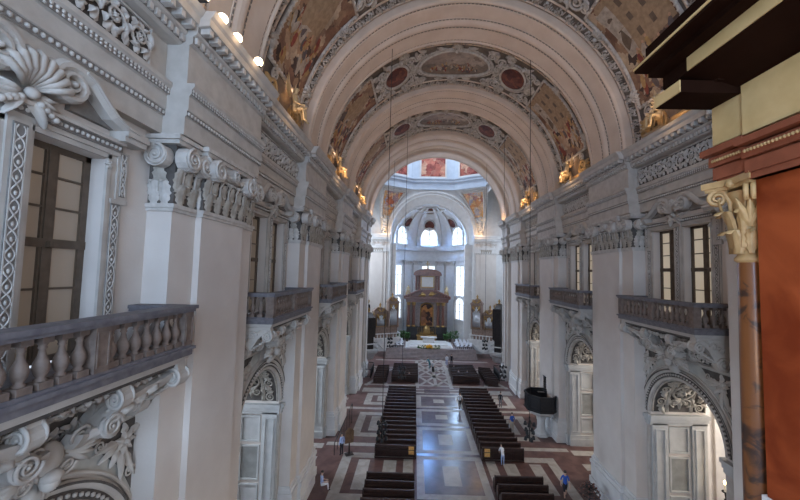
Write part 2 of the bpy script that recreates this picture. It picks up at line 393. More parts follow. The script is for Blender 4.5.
# ------------------------------------------------------------------ barrel vault and ribs
RV=10.62
mb=MB()
mb.grid(lambda a,b:(RV*cos(pi*a),-8+60.*b,ZC+RV*sin(pi*a)),48,12)
for sx in (-1,1): mb.quad((sx*RV,-8,ZC),(sx*WX,-8,ZC),(sx*WX,YEND,ZC),(sx*RV,YEND,ZC))
mb.grid(lambda a,b:((RV+5*b)*cos(pi*a),YEND,ZC+(RV+5*b)*sin(pi*a)),48,1,smooth=False)
struct(mb,'ceiling','rib',fix=False)
def arcband(mb,prof,y0,n=56,cz=ZC,cx=0.,a0=0.,a1=pi,m=None):   # prof [(radius, dy)]
    vs=[];k=len(prof)
    for i in range(n+1):
        a=a0+(a1-a0)*i/n
        for r,d in prof: vs.append((cx+r*cos(a),y0+d,cz+r*sin(a)))
    mb.add(vs,[(i*k+j,(i+1)*k+j,(i+1)*k+j+1,i*k+j+1) for i in range(n) for j in range(k-1)],False,m)
def rib(y,h,R,mid=True):
    mb=MB()
    prof=[(RV+.1,-h),(R+.10,-h),(R+.02,-h+.03),(R-.04,-h+.12),(R-.02,-h+.22),(R+.05,-h+.27),(R+.05,-h+.42),(R,-h+.44)]
    if mid: prof+=[(R,-.55),(R-.03,-.53),(R-.03,-.38),(R-.06,-.34),(R-.14,-.26),(R-.19,-.12),(R-.19,.02),(R-.14,.14),(R-.07,.22),(R-.07,.36),(R-.04,.40)]
    prof+=[(R-.04 if mid else R,h-.44),(R+.03,h-.42),(R+.03,h-.27),(R-.05,h-.22),(R-.07,h-.12),(R,h-.03),(R+.08,h),(RV+.1,h)]
    arcband(mb,prof,y)
    gl=[(-h+.30,R+.046),(h-.40,R+.026)]+([(-.51,R-.034),(.25,R-.074)] if mid else [])
    for d,r in gl: arcband(mb,[(r,d),(r,d+.10)],y,m=1)
    nb=int(pi*R/.26)
    for d,r in gl:
        for i in range(nb):
            a=pi*(i+.5)/nb; mb.ell((r*cos(a),y+d+.05,ZC+r*sin(a)),(.05,.045,.05),5,3,0)
    return mb
ti=1
for i,y in enumerate(PIER):
    for h,R in ((2.1,10.05),):
        struct(rib(y,h,R),'trim_%d'%ti,['rib','greyline']); ti+=1
for y,h,R in ((50.6,1.4,9.95),(48.6,.7,10.3)):
    struct(rib(y,h,R,False),'trim_%d'%ti,['rib','greyline']); ti+=1
# ------------------------------------------------------------------ entablature: architrave, frieze, cornice run round every pier break
def zones(side):
    Z=[]; prev=-8.
    for y in PIER:
        Z+= [(prev,y-HH-.02,.3),(y-HH-.02,y+HH+.02,.97)]; prev=y+HH+.02
    Z+= [(prev,49.3,.45),(49.3,YEND+.02,.97)]
    return [z for z in Z if z[1]>z[0]]
PA=[(0,18.95),(0,19.5),(.05,19.54),(.05,19.68),(.09,19.70),(.09,20.12),(.16,20.2),(.16,20.32),(.24,20.4),(.24,20.52)]
PF=[(.0,20.52),(.0,21.72)]
PC=[(.0,21.72),(.10,21.76),(.10,21.98),(.22,22.06),(.24,22.12),(.24,22.3),(.58,22.34),(.60,22.56),(.68,22.64),(.76,22.8)]
def ent(side):
    global ti
    sx=-1 if side=='left' else 1
    X=lambda t: sx*(WX-t)
    for nm,prof,mat_,orn in (('architrave',PA,['cornice','greyline','stucco'],0),('frieze',PF,['cornice','ground'],1),('cornice',PC,['cornice','greyline','stucco'],2)):
        mb=MB(); gap=.02 if nm!='frieze' else 0
        for y0,y1,b in zones(side):
            if nm=='cornice': b=max(b,.66)
            poly=[(-.3,prof[0][1])]+[(b+t,z) for t,z in prof]+[(-.3,prof[-1][1])]
            e0=e1=0
            if nm=='cornice' and b>.7: e0=e1=.0
            mb.prism(poly,y0,y1,lambda u,v,w:(X(u),w,v))
            P=lambda u,v,h,b=b:(X(b+h),u,v)
            if y1<6.5: continue
            if orn==0:
                # egg-and-dart on a dark ground, two rows
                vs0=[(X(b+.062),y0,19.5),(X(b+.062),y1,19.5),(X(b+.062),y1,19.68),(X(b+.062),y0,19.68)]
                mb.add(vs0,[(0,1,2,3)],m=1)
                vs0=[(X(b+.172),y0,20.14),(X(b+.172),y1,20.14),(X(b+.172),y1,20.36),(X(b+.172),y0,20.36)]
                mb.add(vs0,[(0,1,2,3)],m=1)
                far=y0>30
                bead_row(mb,lambda u,v,h:P(u,v,h+.06),y0,y1,19.59,.24 if far else .14,.06,0,2)
                bead_row(mb,lambda u,v,h:P(u,v,h+.165),y0,y1,20.29,.22 if far else .12,.05,0,2); bead_row(mb,lambda u,v,h:P(u,v,h+.165),y0,y1,20.20,.22 if far else .12,.04,0,2)
            if orn==2:
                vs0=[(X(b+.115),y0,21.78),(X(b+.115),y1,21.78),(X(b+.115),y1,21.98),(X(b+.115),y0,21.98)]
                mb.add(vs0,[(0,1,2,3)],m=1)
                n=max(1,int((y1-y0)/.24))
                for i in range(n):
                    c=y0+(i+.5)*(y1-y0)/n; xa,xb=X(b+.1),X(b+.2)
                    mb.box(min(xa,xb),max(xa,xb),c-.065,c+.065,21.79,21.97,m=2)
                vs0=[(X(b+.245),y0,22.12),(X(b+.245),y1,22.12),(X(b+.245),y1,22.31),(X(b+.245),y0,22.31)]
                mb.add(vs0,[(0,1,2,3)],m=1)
                n=max(1,int((y1-y0)/.40))
                for i in range(n):
                    c=y0+(i+.5)*(y1-y0)/n; xa,xb=X(b+.24),X(b+.54)
                    mb.box(min(xa,xb),max(xa,xb),c-.09,c+.09,22.14,22.335,m=2)
                    mb.ell((X(b+.50),c,22.2),(.07,.09,.09),5,3,2)
        struct(mb,'trim_%d'%ti,mat_); ti+=1
for sd in ('left','right'): ent(sd)
# ------------------------------------------------------------------ carved frieze panels, one per bay
mb=MB(); Pf=lambda u,v,h:(.31+h,u,v)
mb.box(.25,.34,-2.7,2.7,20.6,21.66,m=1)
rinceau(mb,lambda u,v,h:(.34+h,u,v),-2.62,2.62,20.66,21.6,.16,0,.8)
for i in range(34):
    u_=-2.55+5.1*i/33; leaf(mb,lambda u,v,h:(.34+h,u,v),u_,20.68 if i%2 else 21.58,(1 if i%2 else -1)*(pi/2+.5*((i*7)%5-2)*.5),.34,.2,.1,.1,0,4)
frame_rect(mb,lambda u,v,h:(.34+h,u,v),-2.7,2.7,20.58,21.68,.05,.07,0)
me_frieze=mb.mesh('frieze_panel',['stucco','ground'])
def wallobj(name,me,side,y,label,cat,group=None):
    (loc,rz)=place(side,y)
    o=bpy.data.objects.new(name,me); COL.objects.link(o); o.location=loc; o.rotation_euler=(0,0,rz)
    return tag(o,label,cat,group)
def bays(side):
    b=BAYL if side=='left' else BAYR
    for k,y in enumerate(b):
        if side=='right' and k==0: continue
        yield k,y,(ORD_L if side=='left' else ORD_R)[k]
for sd in ('left','right'):
    for k,y,w in bays(sd):
        wallobj('frieze_relief',me_frieze,sd,y,'scrolling acanthus relief on dark ground in the %s frieze panel of the %s wall'%(w,sd),'relief','frieze reliefs')
# ------------------------------------------------------------------ pilasters
def pil_parts():
    out={}
    mb=MB()
    # plinth, base mouldings
    mb=MB()
    for s0,s1,t in ((-HH,-MH,.75),(MH,HH,.75),(-MH,MH,.95)):
        e=.16
        mb.box(0,t+e+.1,s0-e,s1+e,0,.55); mb.box(0,t+e,s0-.1,s1+.1,.55,1.5)
        mb.box(0,t+e+.06,s0-.16,s1+.16,1.5,1.72); mb.box(0,t+.12,s0-.1,s1+.1,1.72,1.95); mb.box(0,t+.05,s0-.04,s1+.04,1.95,2.1)
    out['base']=mb.mesh('base','pale')
    mb=MB()
    for s0,s1,t in ((-HH,-MH,.75),(MH,HH,.75),(-MH,MH,.95)): mb.box(0,t,s0,s1,2.1,16.7)
    out['shaft']=mb.mesh('shaft','plaster')
    mb=MB()
    for s0,s1,t in ((-HH,-MH,.75),(MH,HH,.75),(-MH,MH,.95)):
        mb.box(0,t+.07,s0-.06,s1+.06,16.62,16.72,m=0); mb.box(0,t+.11,s0-.1,s1+.1,16.72,16.84,m=0)
        mb.box(0,t+.02,s0,s1,16.84,18.62,m=1)  # dark bell paints the shade in the gaps between leaves
        # abacus
        mb.box(0,t+.20,s0-.16,s1+.16,18.62,18.74,m=0); mb.box(0,t+.28,s0-.24,s1+.24,18.74,18.86,m=0); mb.box(0,t+.12,s0-.05,s1+.05,18.86,18.97,m=0)
        w=s1-s0; c=(s0+s1)/2
        P=lambda u,o,z,t=t:(t+.02+o,u,z)
        nl=max(2,round(w/.5))
        for i in range(nl):
            acanthus(mb,P,s0+(i+.5)*w/nl,16.84,w/nl*.80,.66,.24,2)
        for i in range(nl+1):
            uu=min(max(s0+i*w/nl,s0+.12),s1-.12); acanthus(mb,P,uu,17.2,w/nl*.70,.78,.26,2)
        for i in range(nl):
            mb.tube([P(s0+(i+.5)*w/nl,.05,17.35),P(s0+(i+.5)*w/nl,.08,17.8),P(s0+(i+.5)*w/nl,.2,18.05)],[.03,.04,.06],5,0)
        # echinus roll with eggs
        mb.tube([P(s0+.1,.12,18.2),P(s1-.1,.12,18.2)],.11,8,0)
        bead_row(mb,lambda u,v,h:P(u,h,v),s0+.2,s1-.2,18.22,.19,.10,.2,0)
        bead_row(mb,lambda u,v,h:P(u,h,v),s0+.2,s1-.2,18.02,.12,.05,.14,0)
        for e,ss in ((1,s0+.22),(-1,s1-.22)):
            volute(mb,P,ss,18.22,.36,.40,e,.34,0)
        if w>2: volute(mb,P,c,18.34,.24,.36,1,.3,0)
        acanthus(mb,P,c,18.3,.5,.5,.3,0)
    # side faces of the pilasters turned to the entrance and to the choir
    for s,d in ((-HH,-1),(HH,1)):
        P=lambda u,o,z,s=s,d=d:(.3+u,s+d*o,z)
        acanthus(mb,P,-.12,16.84,.36,.75,.2,0); acanthus(mb,P,.2,16.84,.36,.75,.2,0); acanthus(mb,P,.04,17.2,.40,.8,.26,2); volute(mb,P,.12,18.22,.34,.36,d,.3,0)
    for s,d in ((-MH,-1),(MH,1)):
        P=lambda u,o,z,s=s,d=d:(.82+u*.4,s+d*o,z)
        acanthus(mb,P,0,16.84,.36,.85,.08,0)
    out['capital']=mb.mesh('capital',['stucco','ground','relief'])
    return out
PP=pil_parts()
def mkpil(side,y,label,scale=1.):
    (loc,rz)=place(side,y)
    t=thing('pilaster',label,'pilaster',loc,rz,'pilasters along the nave')
    for n in ('base','shaft','capital'):
        o=bpy.data.objects.new(n,PP[n]); COL.objects.link(o); o.parent=t
    return t
names=['','nearest','second','third','fourth']
for sd in ('left','right'):
    for i in range(1,5):
        if sd=='right' and i==1: lab='giant layered pilaster on the right wall, mostly hidden behind the orange marble column'
        else:
            w=names[i] if sd=='left' else ['','','nearest fully visible','second fully visible','third fully visible'][i]
            lab='%s giant layered pilaster with leafy capital along the %s wall'%(w,sd)
        mkpil(sd,PIER[i],lab)
    t=mkpil(sd,50.6,'last pilaster of the %s wall, at the edge of the bright crossing'%sd); 
    for ch in t.children: ch.scale=(1.08,.54,1)
# ------------------------------------------------------------------ balconies
def balcony_parts():
    out={}
    L=2.84; T=1.6
    mb=MB()
    def slab(z0,z1,e,m=0): mb.box(-.02,T+e,-L-e,L+e,z0,z1,m=m)
    slab(12.33,12.42,-.10,1);slab(12.42,12.50,-.04,1);slab(12.50,12.66,.02);slab(12.66,12.74,.08);slab(12.74,12.80,.0)
    out['slab']=mb.mesh('slab',['basestone','cornice'])
    mb=MB()
    mb.box(T-.36,T+.04,-L-.04,L+.04,13.72,13.80); mb.box(T-.40,T+.09,-L-.09,L+.09,13.80,13.90)
    for s in (-1,1):
        a,b=sorted((s*(L+.04),s*(L-.36))); mb.box(0,T-.36,a,b,13.72,13.80)
        a,b=sorted((s*(L+.09),s*(L-.40))); mb.box(0,T-.36,a,b,13.80,13.90)
    out['rail']=mb.mesh('rail','basestone')
    mb=MB()
    mb.box(T-.16-.17,T-.16+.17,-.17-.0,.17,12.8,13.72)
    frame_rect(mb,lambda u,v,h:(T+.01+h,u,v),-.14,.14,12.9,13.62,.03,.02)
    out['pedestal']=mb.mesh('pedestal','stone')
    mb=MB()
    mb.box(-.12,.12,-.12,.12,0,.13);mb.box(-.10,.10,-.10,.10,.80,.92)
    mb.lathe([(.085,.13),(.095,.16),(.06,.19),(.10,.26),(.125,.36),(.11,.46),(.06,.58),(.045,.68),(.07,.71),(.055,.74),(.085,.80)],n=10)
    out['baluster']=mb.mesh('baluster','stone')
    # scroll consoles and coved underside
    mb=MB()
    prof=[(0,12.33),(1.48,12.33),(1.50,12.05)]
    for i in range(9):
        a=RAD(60-i*30); prof.append((1.36+.24*cos(a),11.92+.24*sin(a)))
    prof+=[(1.12,11.98),(.95,11.82),(.80,11.55),(.62,11.32),(.52,11.2)]
    for i in range(7):
        a=RAD(20-i*32); prof.append((.26+.30*cos(a),11.2+.32*sin(a)))
    prof+=[(0,11.0)]
    w=.34
    mb.prism(prof,-w/2,w/2,lambda u,v,k:(u,k,v))
    for d in (-1,1):
        Q=lambda u,v,h,d=d:(u,d*(w/2+h),v)
        spiral(mb,Q,1.36,11.94,.25,2.,-1,pi/2,.2,.02); spiral(mb,Q,.28,11.22,.30,2.2,1,0,.2,.02)
        spiral(mb,Q,.72,11.98,.2,1.5,1,0,.2,.02); spiral(mb,Q,.36,11.85,.17,1.5,-1,0,.2,.02)
        for a in range(5): leaf(mb,Q,.5+.16*a,11.75+.12*a,2.2+.3*a,.26,.12,.05,.2)
        sweep(mb,Q,[(.04,12.25),(1.4,12.25)],.03,0,.03)
    for i in range(6):
        z=.12*i
        mb.ell((1.3-i*.13,0,11.78-i*.09),(.09,.2,.06),6,4)
    out['console']=mb.mesh('console','cornice')
    mb=MB()
    # cove between the consoles with raised arabesque
    cv=[(0,12.33),(1.44,12.33),(1.40,12.22),(1.1,12.14),(.75,11.9),(.45,11.5),(.25,11.1),(.0,10.9)]
    mb.prism(cv,-L+.3,L-.3,lambda u,v,k:(u,k,v),m=1)
    def Pc(u,v,h):      # v 0..1 up the cove
        q=[(.0,10.9),(.25,11.1),(.45,11.5),(.75,11.9),(1.1,12.14),(1.40,12.22)]
        f=min(max(v,0),.999)*5; i=int(f); f-=i
        a,b=q[i],q[i+1]; n=Vector((b[1]-a[1],-(b[0]-a[0]))).normalized()
        return (a[0]+(b[0]-a[0])*f+n.x*h,u,a[1]+(b[1]-a[1])*f+n.y*h)
    Ps=lambda u,v,h:Pc(u,v/2.2,h)
    rinceau(mb,Ps,-2.5,2.5,.2,1.15,.12,0,.62); rinceau(mb,Ps,-2.5,2.5,1.2,2.1,.12,0,.62)
    out['cove']=mb.mesh('cove',['cornice','ground'])
    mb=MB()
    # S-shaped edge of the cove: thick rolled scroll frames and rolling volutes
    for s in (-1,1):
        Pn=lambda u,v,h,s=s:(.95+h-(v-11.4)*-.55-.0,s*u,v)
        pts=[(.3,11.25),(.5,11.2),(.75,11.3),(.95,11.55),(1.2,11.78),(1.6,11.86),(2.1,11.9),(2.45,11.98)]
        sweep(mb,Pn,pts,[.14]*8,-.3,.12)
        for k in range(5): leaf(mb,Pn,.45+.28*k,11.2+.13*k,.5,.42,.28,.2,.1)
        # fluted roll volute, axis towards the wall
        c0=Vector((.55,s*.85,11.18)); c1=Vector((1.15,s*.85,11.35))
        pts=[c0.lerp(c1,i/10) for i in range(11)]
        mb.tube(pts,[.17,.19,.17,.2,.18,.21,.19,.22,.2,.25,.26],12)
        Pv=lambda u,v,h,s=s:(1.17+h,s*.85+u,11.36+v)
        spiral(mb,Pv,0,0,.25,2.2,s,0,.18,.03)
    out['scroll']=mb.mesh('scroll','cornice')
    mb=MB()
    # cartouche with winged head and festoons at the middle
    Pm=lambda u,v,h:(.55+h+.35*(v-11)*.9,u,v)
    mb.ell(Pm(0,11.05,.08),(.16,.30,.34),10,8)
    for s in (-1,1):
        spiral(mb,Pm,s*.42,11.32,.22,1.8,s,0,.2,.2); spiral(mb,Pm,s*.4,10.72,.2,1.8,-s,0,.2,.2)
        for i in range(5): leaf(mb,Pm,s*.42,10.95,(0 if s>0 else pi)+s*(.5-.28*i),.75,.22,.22,0)
    mb.ell(Pm(0,10.62,.3),(.17,.17,.2),8,6); mb.ell(Pm(0,10.72,.28),(.2,.2,.14),8,5)
    for i in range(6): leaf(mb,Pm,0,10.55,-pi/2+(i-2.5)*.35,.5,.2,.2,0)
    out['cartouche']=mb.mesh('cartouche',['cornice'])
    return out
BP=balcony_parts()
def addpart(t,name,me,loc=(0,0,0),rz=0.,scale=None):
    o=bpy.data.objects.new(name,me); COL.objects.link(o); o.parent=t; o.location=loc; o.rotation_euler.z=rz
    if scale: o.scale=scale
    return o
for sd in ('left','right'):
    for k,y,w in bays(sd):
        (loc,rz)=place(sd,y+(ADX if (sd=='left' and k==0) else 0))
        t=thing('balcony','%s stone balcony with vase balusters on the %s wall'%(w,sd),'balcony',loc,rz,'balconies of the nave')
        for n in ('slab','rail','cove','scroll','cartouche'): addpart(t,n,BP[n])
        for s in (-2.62,-.95,.95,2.62): addpart(t,'console',BP['console'],(0,s,0),0,(1,1,1) if abs(s)>2 else (.9,.8,1))
        for s in (-2.67,0,2.67): addpart(t,'pedestal',BP['pedestal'],(0,s,0))
        for g in (-1,1):
            for i in range(7): addpart(t,'baluster',BP['baluster'],(1.44,g*(.34+.333*i),12.8))
            for i in range(3): addpart(t,'baluster',BP['baluster'],(.22+.38*i,g*2.67,12.8))
# ------------------------------------------------------------------ chapel arches
def arch_parts():
    out={}
    mb=MB()
    ro=3.06
    prof=[(SR-.02,.0),(SR-.02,.10),(SR+.08,.14),(SR+.12,.10),(SR+.34,.10),(SR+.38,.15),(SR+.44,.17),(ro-.06,.20),(ro,.12),(ro,0)]
    mb.lathe([(r,h) for r,h in prof],(0,0,SZ),32,'x',0,pi,m=0,smooth=False)
    n=46
    for i in range(n):
        a=pi*(i+.5)/n; mb.ell((.14,(SR+.23)*cos(a),SZ+(SR+.23)*sin(a)),.06,5,3,0)
    for ra,rb,hh in ((SR+.12,SR+.34,.104),(ro-.10,ro-.04,.2)): mb.lathe([(ra,hh),(rb,hh)],(0,0,SZ),40,'x',0,pi,m=1,smooth=False)
    for s in (-1,1):    # legs of the archivolt down to the floor
        a,b=sorted((s*(SR-.02),s*ro)); mb.box(0,.10,a,b,.9,6.55,m=0)
    out['archivolt']=mb.mesh('archivolt',['cornice','ground'])
    for nm,s in (('left',-1),('right',1)):
        mb=MB(); P=lambda u,v,h,s=s:(.02+h,s*u,v)
        # triangular panel following the arch
        R=ro+.12; pts=[(R*cos(a),SZ+R*sin(a)) for a in [RAD(d) for d in range(8,84,6)]]
        poly=pts+[(.4,10.85),(3.1,10.85),(3.1,SZ+.5)]
        mb.prism(poly,0,.05,P,m=1)
        sweep(mb,P,pts,.05,.05,.11,0)
        sweep(mb,P,[(3.06,SZ+.45),(3.06,10.85)],.06,.05,.11,0); sweep(mb,P,[(.4,10.82),(3.1,10.82)],.06,.05,.11,0)
        mb.prism([(2.95,8.6),(2.95,10.7),(1.3,10.7),(1.9,10.15),(2.5,9.5)],.05,.06,P,m=2)
        P2=lambda u,v,h:P(u,v,h+.06)
        rosette(mb,P2,2.5,10.2,.34,7,.12,0)
        for an,ln in ((-1.35,.95),(-1.75,.8),(2.95,.75),(3.3,.6),(-2.4,.45),(.6,.35),(1.6,.32)): leaf(mb,P2,2.5+.2*cos(an),10.2+.2*sin(an),an,ln,.24,.12,.15,0)
        spiral(mb,P2,2.72,9.3,.17,1.8,1,0,.2,.06,0); spiral(mb,P2,1.75,10.42,.17,1.8,-1,0,.2,.06,0)
        out['spandrel_'+nm]=mb.mesh('spandrel',['cornice','greypale','ground'])
    # soffit
    mb=MB()
    P=lambda u,v,h:(-v,(SR-h)*cos(u/SR),SZ+(SR-h)*sin(u/SR))
    tot=pi*SR
    for i in range(24):
        pass
    mb.grid(lambda a,b:P(tot*a,.05+3.1*b,.02),40,4,m=1)
    for v in (.08,.85,.95,2.25,2.35,3.1):
        mb.tube([P(tot*i/40,v,.05) for i in range(41)],.06,5,0)
    for i in range(8):
        a=tot*(i+.5)/8
        P2=lambda u,v,h:P(u,v,h+.03)
        spiral(mb,P2,a-.2,.46,.28,1.8,1,0,.18,.09,0);leaf(mb,P2,a+.1,.5,.3,.6,.36,.12,.2,0);leaf(mb,P2,a,.35,1.2,.4,.25,.1,0,0);leaf(mb,P2,a,.65,-1.2,.4,.25,.1,0,0)
        spiral(mb,P2,a+.2,2.72,.26,1.8,-1,0,.18,.09,0);leaf(mb,P2,a-.1,2.72,2.8,.6,.36,.12,.2,0);leaf(mb,P2,a,2.6,-1.2,.4,.25,.1,0,0);leaf(mb,P2,a,2.86,1.2,.4,.25,.1,0,0)
    for c in (SR*RAD(32),SR*RAD(90),SR*RAD(148)):
        P2=lambda u,v,h:P(u,v,h+.03)
        rosette(mb,P2,c,1.6,.46,9,.14,0)
        m=18
        mb.tube([P2(c+.56*cos(2*pi*i/m),1.6+.56*sin(2*pi*i/m),.06) for i in range(m+1)],.07,5,0)
        for s in (-1,1):
            for e in (-1,1):
                spiral(mb,P2,c+s*.78,1.6+e*.36,.26,1.8,s*e,0,.2,.1,0); leaf(mb,P2,c+s*.5,1.6+e*.62,(0 if s>0 else pi)+.3*e*s,.5,.3,.14,.1,0)
            leaf(mb,P2,c+s*.6,1.6,(0 if s>0 else pi),.62,.34,.14,0,0)
            leaf(mb,P2,c+s*.6,1.6,(0 if s>0 else pi)+1.,.5,.3,.14,0,0);leaf(mb,P2,c+s*.6,1.6,(0 if s>0 else pi)-1.,.5,.3,.14,0,0)
    out['soffit_relief']=mb.mesh('soffit_relief',['relief','ground'])
    # jambs
    for s in (-1,1):
        mb=MB()
        def bx(x0,x1,d,z0,z1):
            a,b=sorted((s*SR,s*(SR-d))); mb.box(-x1,-x0,a,b,z0,z1)
        for x0,x1 in ((.02,.9),(2.3,3.16)):
            bx(x0,x1,.14,.9,6.5)
            P=lambda u,v,h:(-u,s*(SR-.14-h),v)
            frame_rect(mb,P,x0+.16,x1-.16,1.2,6.2,.06,.05)
        P=lambda u,v,h:(-u,s*(SR-h),v)
        for z0,z1 in ((1.1,2.4),(2.6,4.6),(4.8,6.3)): frame_rect(mb,P,1.02,2.18,z0,z1,.09,.08); mb.add([P(1.12,z0+.1,.01),P(2.08,z0+.1,.01),P(2.08,z1-.1,.01),P(1.12,z1-.1,.01)],[(0,1,2,3)],m=1 if z0==2.6 else 0)
        bx(0,3.2,.22,0,.6);bx(0,3.2,.17,.6,.9)
        bx(-.1,3.22,.14,6.42,6.6);bx(-.12,3.25,.2,6.6,6.8);bx(-.16,3.28,.27,6.8,7.0)
        a,b=sorted((s*SR,s*3.06)); mb.box(0,.16,a,b,6.42,6.6); mb.box(0,.22,a,b,6.6,6.8); mb.box(0,.3,a,b,6.8,7.0); mb.box(0,.2,a,b,0,.9)
        out['jamb%d'%s]=mb.mesh('jamb',['greystone','greypanel'])
    return out
AP=arch_parts()
for sd in ('left','right'):
    for k,y,w in bays(sd):
        (loc,rz)=place(sd,y+(ADX if (sd=='left' and k==0) else 0))
        t=thing('chapel_arch','%s chapel arch with stucco soffit and spandrels under the %s wall balcony'%(w,sd),'arch',loc,rz,'chapel arches of the nave')
        for n in AP: addpart(t,n.split('_')[0] if 'spandrel' in n else ('jamb' if 'jamb' in n else n),AP[n])
# ------------------------------------------------------------------ upper windows and their surrounds
def win_parts():
    out={}
    mb=MB()
    x=-.47; W=1.83; c=1.135; z0,z1=12.75,17.72
    def bar(a,b,za,zb,d=.05): mb.box(x-d,x+d,a,b,za,zb)
    bar(c-W/2,c-W/2+.13,z0,z1);bar(c+W/2-.13,c+W/2,z0,z1);bar(c-W/2,c+W/2,z1-.14,z1);bar(c-W/2,c+W/2,z0,z0+.14)
    bar(c-.085,c+.085,z0,z1,.07); bar(c-W/2,c+W/2,15.36,15.56,.07)
    for a,b in ((c-W/2+.13,c-.10),(c+.10,c+W/2-.13)):
        for z in (14.42,16.28,17.0): bar(a,b,z-.025,z+.025,.04)
        for e in (a,b-.04): bar(e,e+.04,z0+.1,z1-.1,.055)
    mb.box(x-.05,x+.18,c-.02,c+.06,15.36,15.5)
    out['window_frame']=mb.mesh('window_frame','winwood')
    mb=MB(); mb.box(x-.02,x-.005,c-W/2+.05,c+W/2-.05,z0+.05,z1-.05)
    out['glass']=mb.mesh('glass','pane'); out['glassR']=mb.mesh('glass','paneR')
    return out
WP=win_parts()
wi=1
for sd in ('left','right'):
    for k,y,w in bays(sd):
        (loc,rz)=place(sd,y)
        for s in (0,1):
            t=bpy.data.objects.new('window_%d'%wi,None); COL.objects.link(t); wi+=1
            t['kind']='structure'; t.location=loc; t.rotation_euler=(0,0,rz)
            off=0 if s==0 else -2.27
            addpart(t,'window_frame',WP['window_frame'],(0,off,0)); addpart(t,'glass',WP['glass' if sd=='left' else 'glassR'],(0,off,0))
def surround_parts():
    out={}
    P=lambda u,v,h:(.0+h,u,v)
    mb=MB()
    def guil(u,z0,z1,w,t):          # interlaced band with pearls
        n=int((z1-z0)/.035)
        for e in (-1,1): mb.tube([(t+.012*cos(i*.72+e),u+e*w*sin(i*.36),z0+(z1-z0)*i/n) for i in range(n+1)],.018,4,2)
        for i in range(int((z1-z0)/.305)): mb.ell((t,u,z0+.15+.305*i),(.02,.035,.05),6,4,2)
        for e in (-1,1): mb.box(0,t+.012,u+e*w*1.25-.012,u+e*w*1.25+.012,z0,z1,m=2)
    for s in (-1,1):
        for a,b in ((.22,.30),(1.99,2.09)): 
            lo,hi=sorted((s*a,s*b)); mb.box(0,.07,lo,hi,12.8,17.82)
        lo,hi=sorted((s*.22,s*2.09)); mb.box(0,.07,lo,hi,17.72,17.84)
        lo,hi=sorted((s*2.09,s*2.5)); mb.box(0,.05,lo,hi,12.8,17.9,m=0)
        lo,hi=sorted((s*2.17,s*2.42)); mb.box(0,.075,lo,hi,12.8,16.6,m=1)
        rn=lambda u,v,h:(.075+h,v,u)
        guil(s*2.295,12.85,16.55,.085,.078)
        lo,hi=sorted((s*2.12,s*2.62)); mb.box(0,.1,lo,hi,16.6,16.72)
        lo,hi=sorted((s*2.26,s*2.6)); mb.box(0,.09,lo,hi,16.72,18.0,m=0)
        lo,hi=sorted((s*2.34,s*2.52)); mb.box(0,.105,lo,hi,16.8,17.95,m=1)
        guil(s*2.43,16.82,17.93,.06,.108)
        rosette(mb,lambda u,v,h:(.06+h,u,v),s*2.0,17.55,.12,6,.06,2)
    # middle strip
    mb.box(0,.12,-.22,.22,12.8,17.85,m=0); mb.box(0,.145,-.13,.13,12.8,17.75,m=1)
    guil(0,12.85,17.7,.085,.148)
    out['jamb_strip']=mb.mesh('jamb_strip',['cornice','greyline','stucco'])
    mb=MB()
    for i,(z0,z1,t,m) in enumerate(((17.84,17.95,.12,0),(17.95,18.13,.16,1),(18.13,18.22,.26,0))):
        mb.box(0,t,-2.3,2.3,z0,z1,m=m)
    for i in range(36): mb.ell((.17,-2.2+i*.1257,18.04),.05,5,3,2)
    for s in (-1,1):
        lo,hi=sorted((s*2.05,s*2.75)); mb.box(0,.42,lo,hi,18.2,18.34,m=0); mb.box(0,.5,lo,hi,18.34,18.46,m=0)
    out['lintel']=mb.mesh('lintel',['cornice','greyline','stucco'])
    for nm,s in (('a',-1),('b',1)):
        mb=MB()
        pts=[(2.75,18.50),(2.45,18.50),(2.1,18.55),(1.75,18.70),(1.45,18.95),(1.15,19.22),(.9,19.32)]
        th=[.07,.09,.11,.13,.14,.14,.13]
        cu,cv=.68,18.92
        N=44
        for i in range(N+1):
            f=i/N; a=pi*.35-0+ f*2*pi*2.1; r=.42*(1-.88*f)
            pts.append((cu+r*cos(a),cv+r*sin(a))); th.append(.12*(1-.75*f))
        Ps=lambda u,v,h,s=s:(h,s*u,v)
        sweep(mb,Ps,pts,th,-.02,.46)
        mb.ell((.4,s*cu,cv),(.12,.07,.07),8,6)
        # filled back of the scroll
        mb.prism([(cu+.4*cos(2*pi*i/16),cv+.4*sin(2*pi*i/16)) for i in range(16)],-.02,.22,Ps)
        mb.prism([(2.7,18.46),(2.4,18.5),(2.05,18.58),(1.72,18.72),(1.4,18.98),(1.1,19.22),(.95,19.2),(.9,18.46)],-.02,.12,Ps,m=1)
        # fluted underside
        sweep(mb,Ps,[(u,v-.0) for u,v in pts[1:7]],[t*.45 for t in th[1:7]],.4,.5)
        out['scroll_'+nm]=mb.mesh('scroll',['cornice','greyline'])
    mb=MB()
    # shell with leaves between the scrolls
    Pq=lambda u,v,h:(.1+h,u,v)
    for i in range(9):
        a=pi/2+(i-4)*.30
        mb.tube([Pq(.10*cos(a),18.42+.1*sin(a),.12),Pq(.38*cos(a),18.45+.38*sin(a),.34),Pq(.62*cos(a),18.45+.66*sin(a),.36),Pq(.70*cos(a),18.45+.78*sin(a),.26)],[.03,.07,.085,.05],6)
    mb.ell(Pq(0,18.36,.2),(.12,.13,.12),8,6)
    for s in (-1,1):
        for i in range(4): leaf(mb,Pq,s*.1,18.36,-pi/2+s*(.2+.42*i),.62-.05*i,.26,.2,s*.25)
        for i in range(4): mb.ell(Pq(s*(.18+.1*i),18.2-.06*i,.2),.075,6,5)
    out['shell']=mb.mesh('shell','cornice')
    return out
SP=surround_parts()
